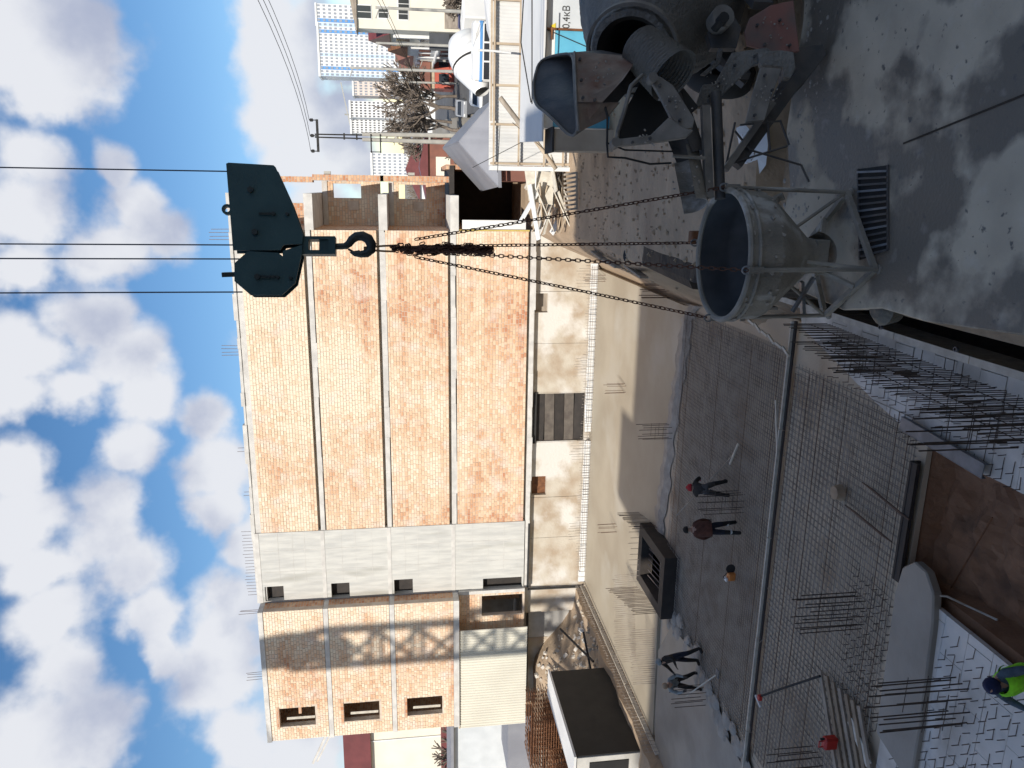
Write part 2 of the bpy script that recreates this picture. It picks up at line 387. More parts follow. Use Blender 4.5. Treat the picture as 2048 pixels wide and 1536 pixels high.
# strip of crumbly spilled concrete along the far edge, and wet spill lumps
sp = MB()
for i in range(260):
    x = random.uniform(-.9, 2.6); y = 9.40 + random.gauss(0,.2) ; r = random.uniform(.008,.04)
    sp.lathe([(0,r*.5),(r*.7,r*.35),(r,0)], (x,y,-.01 if y<9.5 else -.12), 6)
tag(sp.build('spilled_concrete', rough_conc), 'crumbs of hardened concrete spilled along the platform edge', 'rubble', kind='stuff')

# bed of the pit
bed = MB(); bed.prism([(-22.4,12.7,-5.2),(-11,12.7,-5.2),(-4.2,12.75,-5.2),(-3.9,13.6,-5.2),(-3.2,18.2,-5.2),(-3.95,26,-5.2),(-4,27,-5.2),(-22.4,27,-5.2)], (0,0,.12))
struct('blinding_layer', bed, blinding)
# the poured slab: near edge ragged
edge_pts = [atz(x,y,-5) for x,y in [(1392,612),(1372,640),(1366,690),(1357,740),(1352,790),(1345,830),(1336,870),(1332,930),(1325,985),(1318,1040),(1316,1075)]]
near = [(p.x, p.y) for p in edge_pts]
rag = []
for a, b in zip(near[:-1], near[1:]):
    for k in range(4):
        t = k/4; rag.append((a[0]+(b[0]-a[0])*t+random.uniform(-.05,.05), a[1]+(b[1]-a[1])*t+random.uniform(-.14,.14)))
poly = [(-4.0,38.9)] + [(-4.0,26.0)] + rag + [(-14.0,26.6),(-22.4,26.0),(-22.4,38.9)]
slab = MB(); slab.prism([(x,y,-5.07) for x,y in poly], (0,0,.14))
struct('poured_slab', slab, poured)
# band of fresh rough concrete along that edge
fr = MB(); R = len(rag)
outer = [(x+.05, y-.35+random.uniform(-.15,.12), -5.10) for x,y in rag]
mid = [(x, y+.05, -4.985) for x,y in rag]
inn = [(x, y+.45+random.uniform(-.1,.1), -4.992) for x,y in rag]
for i in range(R-1):
    fr.add([outer[i],outer[i+1],mid[i+1],mid[i]], [(0,1,2,3)]); fr.add([mid[i],mid[i+1],inn[i+1],inn[i]], [(0,1,2,3)])
struct('fresh_concrete_edge', fr, rough_conc, smooth=True)
# fresh wet pour at the left
fw = MB()
cpts = [atz(x,y,-5) for x,y in [(1318,1300),(1345,1250),(1352,1262),(1385,1300),(1402,1345),(1420,1400),(1440,1450),(1470,1500),(1500,1560),(1480,1640),(1318,1640),(1310,1450)]]
fw.sheet([(p.x,p.y,-4.975) for p in cpts])
fwo = struct('wet_concrete_pour', fw, wet_conc)
fw2 = MB()
for i in range(46):
    t = i/45; k = t*8; a = cpts[1+int(min(k,7))]; b = cpts[2+int(min(k,7))]; p = a.lerp(b, k-int(min(k,7)))
    r = random.uniform(.15,.45); fw2.lathe([(0,random.uniform(.05,.1)),(r*.6,.05),(r,-.02)], (p.x+random.gauss(0,.2),p.y+random.gauss(0,.2),-5.02), 9)
tag(fw2.build('fresh_concrete_lumps', rough_conc, smooth=True), 'lumpy edge of freshly placed grey concrete beside two workers', 'concrete', kind='stuff')

# foam boards lying on the bed, in pieces with open joints
def foam_field(name, label, poly, z, L=1.2, W=.6):
    """boards clipped to a convex-ish polygon, each board a part"""
    root = thing(name, label, 'insulation', (poly[0][0], poly[0][1], z))
    def inside(x, y):
        c = False; n = len(poly)
        for i in range(n):
            (x1,y1),(x2,y2) = poly[i], poly[(i+1)%n]
            if (y1 > y) != (y2 > y) and x < (x2-x1)*(y-y1)/(y2-y1)+x1: c = not c
        return c
    def clip(pts):
        # Sutherland-Hodgman against the polygon (convex)
        out = pts
        area = sum(poly[i][0]*poly[(i+1)%len(poly)][1]-poly[(i+1)%len(poly)][0]*poly[i][1] for i in range(len(poly)))
        sgn = 1 if area > 0 else -1
        for i in range(len(poly)):
            a, b = poly[i], poly[(i+1)%len(poly)]; inp = out; out = []
            if not inp: break
            side = lambda p: sgn*((b[0]-a[0])*(p[1]-a[1])-(b[1]-a[1])*(p[0]-a[0]))
            for k in range(len(inp)):
                p, q = inp[k], inp[(k+1)%len(inp)]; sp_, sq = side(p), side(q)
                if sp_ >= 0: out.append(p)
                if sp_*sq < 0:
                    t = sp_/(sp_-sq); out.append((p[0]+(q[0]-p[0])*t, p[1]+(q[1]-p[1])*t))
        return out
    x0 = min(p[0] for p in poly); x1 = max(p[0] for p in poly); y0 = min(p[1] for p in poly); y1 = max(p[1] for p in poly)
    r = 0; y = y0
    while y < y1:
        x = x0 - (r % 2)*L/2
        while x < x1:
            c = clip([(x+.006,y+.006),(x+L-.006,y+.006),(x+L-.006,y+W-.006),(x+.006,y+W-.006)])
            if len(c) >= 3:
                dz = random.uniform(-.006,.006)
                MB().prism([(px,py,z-.05+dz) for px,py in c], (0,0,.1)).build('foam_board', foam, root)
            x += L
        y += W; r += 1
    return root
FOAM_A = [(-2.75,18.0),(-3.6,17.6),(-4.35,14.4),(-4.75,13.1),(-4.75,9.2),(-2.75,9.2)]
FOAM_B = [(-7.75,12.6),(-7.7,11.6),(-7.75,8.4),(-14.5,8.4),(-14.5,12.6)]
foam_field('foam_insulation', 'pale foam boards on the pit floor beside the formwork plank below the platform', FOAM_A, -5.03)
foam_field('foam_insulation', 'pale foam boards on the pit floor under the worker in the blue beanie', FOAM_B, -5.03)
# wire grid with short upright pins on the foam
def pin_field(name, label, rects, z):
    m = MB()
    for x0,x1,y0,y1,st in rects:
        nxx = int((x1-x0)/st); nyy = int((y1-y0)/st)
        for i in range(nxx):
            for j in range(nyy):
                if random.random() < .12: continue
                x = x0+i*st+random.uniform(-.03,.03); y = y0+j*st+random.uniform(-.03,.03)
                m.beam((x,y,z), (x+random.uniform(-.01,.01),y,z+.15), .012, .012)
                if random.random() < .55: m.beam((x-.01,y,z+.012), (x+st*.95,y+random.uniform(-.02,.02),z+.012), .008, .008)
    return tag(m.build(name, rebar_dark), label, 'rebar', kind='stuff')
pin_field('wire_spacers', 'short dark wire spacers standing on the foam beside the formwork plank', [(-4.7,-2.85,9.2,13.6,.22),(-4.2,-3.0,13.7,16.4,.22)], -5.03)
pin_field('wire_spacers', 'short dark wire spacers standing on the foam near the blue beanie worker', [(-14.3,-7.85,8.5,11.5,.23),(-14.3,-11.2,11.6,12.5,.23)], -5.03)
pin_field('wire_spacers', 'short dark wire spacers in the mat just behind the narrow concrete pad', [(-11.5,-8.0,12.9,14.6,.22)], -5.12)

# narrow concrete pad with a rounded end
pd = MB()
pp = [(-11.3,12.62),(-8.0,12.72),(-7.35,12.62),(-7.05,12.3),(-7.08,11.95),(-7.4,11.66),(-8.0,11.55),(-10.2,11.42),(-11.6,11.4)]
pd.prism([(x,y,-5.0) for x,y in pp], (0,0,.2)); struct('concrete_pad', pd, wet_conc, bevel=.03)

# dark retaining edge between mat and clay pit
t = thing('edge_form', 'dark timber edge form along the dug-out clay hole', 'formwork', (-6.5,12.9,-5.3))
MB().box(-7.75,-5.15,12.86,12.92,-5.7,-4.93).build('form_board', dark_m, t)
MB().box(-7.75,-5.15,12.70,12.86,-5.02,-4.94).build('form_ledge', dark_m, t)
# steel channel bridging the clay hole
t = thing('steel_channel', 'grey steel channel lying across the clay hole and foam', 'steel beam', (-4.5,12.0,-4.93))
a, b = Vector((-4.46,13.25,-4.85)), Vector((-4.62,10.95,-4.85))
MB().beam(a,b,.26,.014).build('web', steel, t)
for s in (-1,1):
    MB().beam(a+Vector((s*.13,0,-.035)), b+Vector((s*.13,0,-.035)), .014, .09).build('flange', steel, t)

# formwork along the platform trench
t = thing('trench_formwork', 'long pale formwork plank wall beside the dark trench below the platform', 'formwork', (-2.65,13,-5.2))
pts = [(-2.66,9.0),(-2.66,11.0),(-2.64,13.0),(-2.60,15.2),(-2.56,18.1)]
for (xa,ya),(xb,yb) in zip(pts[:-1],pts[1:]):
    MB().beam((xa,ya+.01,-4.72),(xb,yb-.01,-4.72),.06,.86).build('form_panel', white_board, t)
    MB().beam((xa+.02,ya+.01,-4.27),(xb+.02,yb-.01,-4.27),.13,.045).build('top_rail', white_board, t)
for y in (9.6,11.3,13.4,15.6):
    r_ = MB(); r_.lathe([(.045,0),(.045,.05),(.03,.05)], (-2.52,y,-4.25), 10); r_.build('tie_nut', steel, t, smooth=True)
# white plank line across the mat
t = thing('pour_stop', 'long pale stop-end plank lying across the whole rebar mat', 'plank', (-10,18.2,-5.1))
xs = [-3.2,-6.2,-9.4,-12.6,-15.8,-19,-22.2]
for i in range(len(xs)-1):
    MB().box(xs[i+1]+.015, xs[i]-.015, 18.14+.02*(i%2), 18.19+.02*(i%2), -5.02, -4.94).build('plank', white_board, t)
    MB().box(xs[i+1]+.015, xs[i]-.015, 18.03, 18.12, -5.06, -5.01).build('batten', dark_m, t)
def plank(label, a, b, w, h, m=white_board):
    mb = MB().beam(a,b,w,h); return tag(mb.build('plank', m, loc=(Vector(a)+Vector(b))/2), label, 'plank')
a = atz(1555,905,-4.95); b = atz(1552,800,-4.95)
plank('short pale plank beside the stop-end plank, near its bent end', a, b, .06, .05)
plank('wide loose pale board lying on the mat near the red canister', atz(1700,1440,-4.95), atz(1738,1530,-4.95), .25, .03)
# twisted pale rope of formwork ties left of the bucket
t = thing('timber_edge_strip', 'pale broken timber strip on the mat at the bucket rim, beside the pit', 'plank', atz(1540,660,-4.9))
p0, p1 = atz(1497,640,-4.85), atz(1580,710,-4.85)
for i in range(6):
    MB().beam(p0.lerp(p1,i/6)+Vector((.05*(i%2),0,0)), p0.lerp(p1,(i+.9)/6)-Vector((.05*(i%2),0,0)), .07, .05).build('strip', white_board, t)

# rebar mat: each bar a part
bar_me = MB().tube([(0,0,-.5),(0,0,.5)], 1.0, 5).build('bar_proto', rebar_grey)
bm_ = bar_me.data; bpy.data.objects.remove(bar_me)
bm_r = bm_.copy(); bm_r.materials.clear(); bm_r.materials.append(rebar)
bm_d = bm_.copy(); bm_d.materials.clear(); bm_d.materials.append(rebar_dark)
def bar(parent, a, b, r, me=bm_, name='bar'):
    a, b = Vector(a), Vector(b); d = b-a
    o = inst(name, me, parent, (a+b)/2 - wloc(parent), d.to_track_quat('Z','Y').to_euler(), (r, r, d.length)); return o
def rebar_mat(label, x0, x1, y0, y1, st, z, r=.011):
    t = thing('rebar_mat', label, 'rebar mat', ((x0+x1)/2,(y0+y1)/2,z))
    x = x0
    while x < x1:
        bar(t, (x+random.uniform(-.015,.015), y0+random.uniform(0,.25), z), (x+random.uniform(-.02,.02), y1-random.uniform(0,.25), z), r); x += st
    y = y0
    while y < y1:
        bar(t, (x0+random.uniform(0,.3), y, z+.02), (x1-random.uniform(0,.3), y+random.uniform(-.02,.02), z+.02), r, bm_r if random.random()<.2 else bm_); y += st
    low = MB(); x = x0+.07
    while x < x1: low.tube([(x,y0,z-.1),(x,y1,z-.1)], r*.9, 4, False); x += st
    y = y0+.09
    while y < y1: low.tube([(x0,y,z-.115),(x1,y,z-.115)], r*.9, 4, False); y += st
    tag(low.build('lower_bars', rebar_grey, t), kind='stuff')
    return t
rebar_mat('dense rebar mat in the pit between the stop-end plank and poured slab', -16.4, -4.05, 18.25, 25.9, .128, -5.0, .0085)
rebar_mat('rebar mat in the pit nearer than the stop-end plank', -16.4, -4.3, 13.0, 18.0, .17, -5.02, .009)
# loose ties and offcuts on the mats
m = MB()
for i in range(130):
    x = random.uniform(-16,-4.5); y = random.uniform(13.2,25.5); a = random.uniform(0,pi); L = random.uniform(.15,.6)
    m.tube([(x,y,-4.965),(x+cos(a)*L,y+sin(a)*L,-4.96)], .008, 4, False)
tag(m.build('wire_offcuts', rebar_grey), 'loose wire offcuts scattered over the rebar mats', 'wire', kind='stuff')
# ================================================================ the unfinished brick building
LV = [-1.42, 2.72, 6.27, 9.85, 13.30]
YW = 38.55; XR, XC, XL, XE = -2.08, -18.12, -22.3, -30.5; YWING = 37.55
B = thing('unfinished_building', 'unfinished four-storey brick building with concrete stair core behind the pit', 'building', (-14, 44, -1.5))
def wall_cells(mb, x0, x1, z0, z1, y0, y1, holes, axis_='y'):
    xs = sorted({x0, x1, *[h[0] for h in holes], *[h[1] for h in holes]}); zs = sorted({z0, z1, *[h[2] for h in holes], *[h[3] for h in holes]})
    xs = [x for x in xs if x0 <= x <= x1]; zs = [z for z in zs if z0 <= z <= z1]
    for a, b in zip(xs[:-1], xs[1:]):
        for c, d in zip(zs[:-1], zs[1:]):
            mx, mz = (a+b)/2, (c+d)/2
            if any(h[0] < mx < h[1] and h[2] < mz < h[3] for h in holes): continue
            mb.box(a, b, y0, y1, c, d) if axis_ == 'y' else mb.box(y0, y1, a, b, c, d)
mortar = mat('pale_mortar', (.60,.52,.43), (.48,.38,.29), 2, .95, bump=.01, bscale=20)
def brick_material(name, use_obj):
    m = bpy.data.materials.new(name); m.use_nodes = True; nt = m.node_tree; n, l = nt.nodes, nt.links
    b = n['Principled BSDF']; b.inputs['Roughness'].default_value = .9
    if use_obj: src = n.new('ShaderNodeObjectInfo').outputs['Random']
    else:
        at = n.new('ShaderNodeAttribute'); at.attribute_name = 'tone'; src = at.outputs['Fac']
    pos = n.new('ShaderNodeNewGeometry').outputs['Position']
    # rows vary together (batches laid course by course) and large patches
    mp = n.new('ShaderNodeMapping'); mp.inputs['Scale'].default_value = (.10, .1, 1.6); l.new(pos, mp.inputs[0])
    t1 = n.new('ShaderNodeTexNoise'); t1.inputs['Scale'].default_value = 1.0; t1.inputs['Detail'].default_value = 3; l.new(mp.outputs[0], t1.inputs[0])
    t2 = n.new('ShaderNodeTexNoise'); t2.inputs['Scale'].default_value = .22; t2.inputs['Detail'].default_value = 5; l.new(pos, t2.inputs[0])
    def mth(op, a, b_, c=None):
        q = n.new('ShaderNodeMath'); q.operation = op
        for k, v in enumerate((a, b_, c)):
            if v is None: continue
            if isinstance(v, (int, float)): q.inputs[k].default_value = v
            else: l.new(v, q.inputs[k])
        return q.outputs[0]
    sepp = n.new('ShaderNodeSeparateXYZ'); l.new(pos, sepp.inputs[0])
    h = mth('MULTIPLY_ADD', sepp.outputs['Z'], -.026, .13)       # upper storeys of paler bricks
    s_ = mth('ADD', mth('MULTIPLY_ADD', src, .46, -.23), mth('MULTIPLY_ADD', t1.outputs[0], 1.1, -.55))
    s_ = mth('ADD', s_, mth('MULTIPLY_ADD', t2.outputs[0], 2.0, -1.04))
    s_ = mth('ADD', mth('ADD', s_, .40), h)
    cr = n.new('ShaderNodeValToRGB'); l.new(s_, cr.inputs[0]); e = cr.color_ramp.elements
    e[0].position = .05; e[0].color = (.74,.63,.48,1); e[1].position = .98; e[1].color = (.46,.20,.11,1)
    for p, c in ((.3,(.71,.53,.37,1)),(.5,(.67,.46,.30,1)),(.74,(.58,.34,.20,1))):
        q = cr.color_ramp.elements.new(p); q.color = c
    # lime bloom
    t3 = n.new('ShaderNodeTexNoise'); t3.inputs['Scale'].default_value = 1.1; t3.inputs['Detail'].default_value = 8; l.new(pos, t3.inputs[0])
    mr = n.new('ShaderNodeMapRange'); mr.inputs[1].default_value = .54; mr.inputs[2].default_value = .72; mr.inputs[4].default_value = .75; l.new(t3.outputs[0], mr.inputs[0])
    mx = n.new('ShaderNodeMix'); mx.data_type = 'RGBA'; l.new(mr.outputs[0], mx.inputs[0]); l.new(cr.outputs[0], mx.inputs[6]); mx.inputs[7].default_value = (.70,.60,.52,1)
    l.new(mx.outputs[2], b.inputs['Base Color'])
    tb = n.new('ShaderNodeTexNoise'); tb.inputs['Scale'].default_value = 30; l.new(pos, tb.inputs[0])
    bp = n.new('ShaderNodeBump'); bp.inputs['Distance'].default_value = .008; l.new(tb.outputs[0], bp.inputs['Height']); l.new(bp.outputs[0], b.inputs['Normal'])
    return m
brick_o = brick_material('brick_piece', True); brick_s = brick_material('brick_courses', False)
def brick_pattern():
    m = bpy.data.materials.new('brick_pattern'); m.use_nodes = True; n, l = m.node_tree.nodes, m.node_tree.links; b = n['Principled BSDF']; b.inputs['Roughness'].default_value = .9
    pos = n.new('ShaderNodeNewGeometry').outputs['Position']; sp = n.new('ShaderNodeSeparateXYZ'); l.new(pos, sp.inputs[0])
    ad = n.new('ShaderNodeMath'); l.new(sp.outputs[0], ad.inputs[0]); l.new(sp.outputs[1], ad.inputs[1])
    cb = n.new('ShaderNodeCombineXYZ'); l.new(ad.outputs[0], cb.inputs[0]); l.new(sp.outputs[2], cb.inputs[1])
    t = n.new('ShaderNodeTexBrick'); l.new(cb.outputs[0], t.inputs['Vector']); t.inputs['Scale'].default_value = 1.0
    t.inputs['Brick Width'].default_value = .26; t.inputs['Row Height'].default_value = .15; t.inputs['Mortar Size'].default_value = .012; t.inputs['Bias'].default_value = 0
    t.inputs['Color1'].default_value = (.64,.42,.26,1); t.inputs['Color2'].default_value = (.46,.20,.10,1); t.inputs['Mortar'].default_value = (.5,.42,.34,1)
    l.new(t.outputs['Color'], b.inputs['Base Color'])
    bp = n.new('ShaderNodeBump'); bp.inputs['Distance'].default_value = .01; bp.invert = True; l.new(t.outputs['Fac'], bp.inputs['Height']); l.new(bp.outputs[0], b.inputs['Normal']); return m
brick_p = brick_pattern()
BL, BH = .26, .15
BRICKS = []   # (x, y, z, length, axis)
def lay(x0, x1, z0, z1, y, holes, axis_='y'):
    r = 0; z = z0
    while z+BH*.6 < z1:
        zt = min(z+BH-.013, z1)
        x = x0 - (BL/2 if r % 2 else 0) - random.uniform(0,.05)
        while x < x1:
            L = BL if random.random() < .86 else BL*.55
            a, b = max(x, x0), min(x+L-.013, x1)
            if b-a > .05 and not any(h[0]-.02 < (a+b)/2 < h[1]+.02 and h[2]-.05 < (z+zt)/2 < h[3]+.05 for h in holes):
                for h in holes:
                    if h[2]-.05 < (z+zt)/2 < h[3]+.05:
                        if a < h[0] < b: b = h[0]
                        if a < h[1] < b: a = h[1]
                BRICKS.append(((a+b)/2, y - random.uniform(0,.012), (z+zt)/2, b-a, zt-z, axis_))
            x += L
        z += BH; r += 1
# main wall: mortar backing per storey, recessed joint over each slab
main_wall = MB()
for k in range(4):
    z0, z1 = LV[k]+.14, LV[k+1]-.30
    main_wall.box(XC, XR, YW+.012, YW+.38, z0, z1)
    main_wall.box(XC, XR, YW+.33, YW+.38, LV[k]+.001, z0)
    lay(XC, XR, z0, z1-.01, YW, [])
main_wall.build('brick_wall', mortar, B)
# slabs: front edge band at each level, right end carries on as the open bay
for k in range(5):
    th = .22 if k < 4 else .34
    eg = MB(); xx = XC
    while k < 4 and xx < XR:
        w_ = random.uniform(.3,1.9); eg.box(xx, min(xx+w_-.003,XR-.003), YW-random.uniform(-.02,.015), YW+.028, LV[k]-th-.03-random.uniform(-.03,.05), LV[k]-random.uniform(0,.03)); xx += w_
    if eg.v: eg.build('slab_lip', slab_edge, B)
    s_ = MB(); s_.box(XL, XR-.002, YW+.03, YW+12, LV[k]-th-.03, LV[k]); s_.build('floor_slab', slab_edge, B)
    if k in (1,2,3): MB().box(XR+.002, -.34, YW-.02, YW+12, LV[k]-.42, LV[k]).build('bay_slab', slab_edge, B)
# ragged roof kerb
rk = MB(); x = XL
while x < XR+1.6:
    w = random.uniform(.5,1.6); rk.box(x, min(x+w-.004, XR+1.72), YW-.03+random.uniform(0,.03), YW+.34, LV[4]+.002, LV[4]+.10+random.uniform(0,.12)); x += w
rk.build('roof_kerb', slab_edge, B)
# concrete stair core
core_holes = [(-22.2,-21.32,12.02,13.02),(-22.25,-21.34,8.46,9.46),(-22.22,-21.33,4.96,6.0),(-22.28,-21.58,-1.3,.98)]
for k in range(4):
    m = MB(); z0, z1 = LV[k]+.05, LV[k+1]-.16
    wall_cells(m, XL, XC-.002, z0, z1, YW-.04, YW+.3, [h for h in core_holes if z0 <= h[2] <= z1])
    m.build('core_wall', core_conc, B)
    m = MB(); m.box(XL-.01, XC-.002, YW-.055, YW+.3, LV[k+1]-.158, LV[k+1]+.05); m.build('core_band', slab_edge, B)
    for j in range(3):      # formwork joint grooves shown as slight fins
        zz = z0 + (z1-z0)*(.25+.25*j) + random.uniform(-.2,.2)
        MB().box(XL+1.1, XC-.05, YW-.048, YW-.041, zz, zz+.018).build('form_fin', slab_edge, B)
    for j in range(2):
        xx = XC - 1.1 - 1.25*j; MB().box(xx, xx+.02, YW-.0485, YW-.0415, z0+.1, z1-.1).build('form_fin', slab_edge, B)
MB().box(XL, XC, YW+.31, YW+.33, LV[0], LV[4]-.4).build('core_shade_sheet', dark_m, B)  # dark sheet painting the unlit rooms behind the core openings
# projecting wing, three brick storeys
wing_holes = [(-29.62,-28.42,10.58,12.55),(-29.6,-28.4,7.0,9.0),(-29.55,-28.38,3.4,5.43)]
wm = MB()
for k in (1,2,3):
    z0, z1 = LV[k]+.02, LV[k+1]-.26
    wall_cells(wm, XE, XL+.001, z0, z1, YWING+.012, YWING+.36, [h for h in wing_holes if z0 < h[2] < z1])
    lay(XE, XL, z0, z1-.01, YWING, [h for h in wing_holes if z0 < h[2] < z1])
    MB().box(XE-.06, XL+.0, YWING-.03, YWING+9, LV[k+1]-.255, LV[k+1]).build('wing_slab', slab_edge, B)
    # return wall towards the core
    MB().box(XL-.35, XL-.005, YWING+.365, YW-.06, z0, z1).build('wing_return', brick_p, B)
    # dark room behind
    MB().box(XE+.1, XL-.4, YWING+3.0, YWING+3.1, z0, z1).build('room_wall', mortar, B)
    MB().box(XE+.0, XE+.34, YWING+.37, YWING+8.9, z0, z1).build('wing_end_wall', brick_p, B)
MB().box(XE-.06, XL, YWING-.03, YWING+9, LV[1]-.3, LV[1]+.015).build('wing_slab', slab_edge, B)
wm.build('wing_wall', mortar, B)
for h in wing_holes: # lintels, sills and a leaning board in each window
    MB().box(h[0]-.1, h[1]+.1, YWING-.012, YWING+.35, h[3]+.001, h[3]+.14).build('lintel', brick_p, B)
    MB().beam((h[0]+.15, YWING+.5, h[2]+.1), (h[0]+.32, YWING+.3, h[3]-.35), .16, .04).build('window_board', white_board, B)
MB().box(-28.9,-28.45,YWING+.1,YWING+.3,11.35,11.5).build('window_block', brick_p, B)
# ground floor under the wing: set-back brick with openings
gh = [(-23.85,-22.58,-1.33,1.06)]
m = MB(); wall_cells(m, XE+.5, XL-.002, LV[0], LV[1]-.32, YW-.20, YW+.1, gh); m.build('ground_wall', mortar, B)
lay(XE+.5, XL-.02, LV[0]+.05, LV[1]-.32, YW-.215, gh)
MB().box(-24.1, XL, YW+1.9, YW+2, LV[0], LV[1]-.3).build('room_wall', brick_p, B)
MB().box(XL-.12, XL+.08, YW-.25, YW-.06, LV[0]+.01, LV[1]-.33).build('pier', slab_edge, B)
# open bay at the right end: back wall with windows, outer pier, in shade
YB = 43.3
bay_holes = [(-.56,.0,8.4-.15,8.5),( -.60,.16,6.80,8.45),(-.58,.14,3.45,5.15)]
m = MB()
for k in (1,2):
    z0, z1 = LV[k]+.01, LV[k+1]-.43
    hs_ = [(-.60,.16,z0+1.05,z0+2.55)]
    wall_cells(m, XR-.1, .30, z0, z1, YB+.012, YB+.3, hs_)
    lay(XR-.1, .30, z0, z1-.01, YB, hs_)
    MB().box(.31, .62, YB-.6, YB+.3, z0-.2, z1+.42).build('bay_pier', brick_p, B)
    MB().box(XR-.02, XR+.02, YW+.39, YB, z0, z1).build('bay_side_wall', brick_p, B)
    MB().box(-1.25,-.75, YB-.05, YB-.002, z0+1.2, z0+1.75).build('painted_sun_patch', mortar, B)  # pale mortar patch painted as sunlight falling on the bay wall
    MB().box(XR+.03, .30, YB-.04, YB-.002, z1-.28, z1-.02).build('bay_beam', slab_edge, B)
m.build('bay_wall', mortar, B)
# top storey of the bay: only the end pier with sky behind
MB().box(.20,.50,YB-.5,YB+.3,LV[3]+.01,LV[3]+1.7).build('bay_pier', brick_p, B)
MB().box(XR+.05,-.9,YB,YB+.3,LV[3]+.01,LV[3]+1.5).build('bay_parapet', brick_p, B)
for z in (8.9, 4.4): MB().box(.63,.80,YB-.3,YB-.1,z,z+.35).build('scaffold_pocket', pole_c, B)
# ground floor of the bay: side wall, far wall and ceiling with painted shade, white reveal board, yellow edge
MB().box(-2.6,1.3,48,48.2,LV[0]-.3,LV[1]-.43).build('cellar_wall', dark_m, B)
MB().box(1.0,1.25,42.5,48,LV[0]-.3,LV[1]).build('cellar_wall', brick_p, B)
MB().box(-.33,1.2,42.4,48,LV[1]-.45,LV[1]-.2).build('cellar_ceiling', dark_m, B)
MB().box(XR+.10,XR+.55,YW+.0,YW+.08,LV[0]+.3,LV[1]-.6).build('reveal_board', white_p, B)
ylw = mat('yellow_strip', (.55,.42,.12), (.45,.34,.10), 3, .8)
MB().box(XR+.005,XR+.075,YW-.03,YW+.05,LV[0]+.1,LV[1]-.45).build('corner_strip', ylw, B)
# rear and side shells so that the rooms stay dark
MB().box(XL,XR,YW+11.6,YW+11.9,LV[0],LV[4]-.36).build('rear_wall', mortar, B)
MB().box(XR-.3,XR-.001,YW+.385,YW+11.6,LV[0],LV[4]-.4).build('gable_wall', brick_p, B)
MB().box(XE+.5,XL,YW+4,YW+4.2,LV[0],LV[1]-.3).build('rear_wall', mortar, B)
# broken balcony beams sticking out at the left end
MB().beam((-30.5,38,10.0),(-32.6,38,10.95),.10,.12).build('stub_beam', slab_edge, B)
MB().beam((-30.5,38,9.75),(-32.5,38,10.7),.06,.10).build('stub_beam', slab_edge, B)
# bricks: the 300 nearest are pieces of their own, the rest one mesh
cp = Vector((0,0,CAM_H))
BRICKS.sort(key=lambda b: (Vector(b[:3])-cp).length)
bw = [b for b in BRICKS if b[1] < 39][:300]; bs = set(id(b) for b in bw)
ub = MB().box(-.5,.5,-.5,.5,-.5,.5).build('brick_proto', brick_o, bevel=.03); ubm = ub.data; bpy.data.objects.remove(ub)
for b in bw:
    inst('brick', ubm, B, Vector((b[0], b[1]+.03, b[2]))-wloc(B), None, (b[3], .06, b[4]))
st = MB(); tones = []
for b in BRICKS:
    if id(b) in bs: continue
    x, y, z, L, h, _ = b; a0, a1, z0, z1 = x-L/2, x+L/2, z-h/2, z+h/2; e = .010
    st.add([(a0,y+.04,z0),(a1,y+.04,z0),(a1,y+.04,z1),(a0,y+.04,z1),(a0+e,y,z0+e),(a1-e,y,z0+e),(a1-e,y,z1-e),(a0+e,y,z1-e)],
           [(4,5,6,7),(0,1,5,4),(1,2,6,5),(2,3,7,6),(3,0,4,7)])
    tones += [random.random()]*5
o = st.build('brick_courses', brick_s, B); tag(o, kind='stuff')
at_ = o.data.attributes.new('tone', 'FLOAT', 'FACE'); at_.data.foreach_set('value', tones)
# rebar starters along the roof line
def starter(label, pts, h, r=.012, me=bm_r, group=None, cat='rebar', tilt=.03, name='starter_bars'):
    t = thing(name, label, cat, pts[0], group)
    for p in pts:
        hh = h*random.uniform(.9,1.06)
        bar(t, p, (p[0]+random.uniform(-tilt,tilt)*h, p[1]+random.uniform(-tilt,tilt)*h, p[2]+hh), r, me)
    return t
lav = mat('grey_rebar', (.20,.17,.17), (.14,.11,.10), 8, .7)
bm_l = bm_.copy(); bm_l.materials.clear(); bm_l.materials.append(lav)
starter('rebar starters on the roof behind the hook block, nearest the open bays', [(-2.6+i*.17,39.0,13.35) for i in range(4)], 1.1, .015, bm_l)
starter('rebar starters on the roof above the middle of the brick wall', [(-8.4+i*.16,39.0,13.35) for i in range(4)], 1.0, .015, bm_l)
starter('single bent rebar pair on the roof between wall middle and stair core', [(-13.6,39,13.35),(-13.4,39,13.35)], .6, .014, bm_l)
starter('short rebar pair on the roof close to the stair core', [(-16.1,39,13.35),(-15.9,39,13.35)], .5, .014, bm_l)
starter('long row of rebar starters on the roof of the stair core', [(XC-.1-i*.19,39.0,13.35) for i in range(21)], .75, .013, bm_l)
starter('rebar starters on the wing roof corner next to the core', [(-22.5-i*.1,38.2,13.3) for i in range(3)], 1.1, .014, bm_l)
starter('rebar starters on the middle of the wing roof', [(-26.4-i*.15,38.2,13.3) for i in range(4)], 1.0, .014, bm_l)

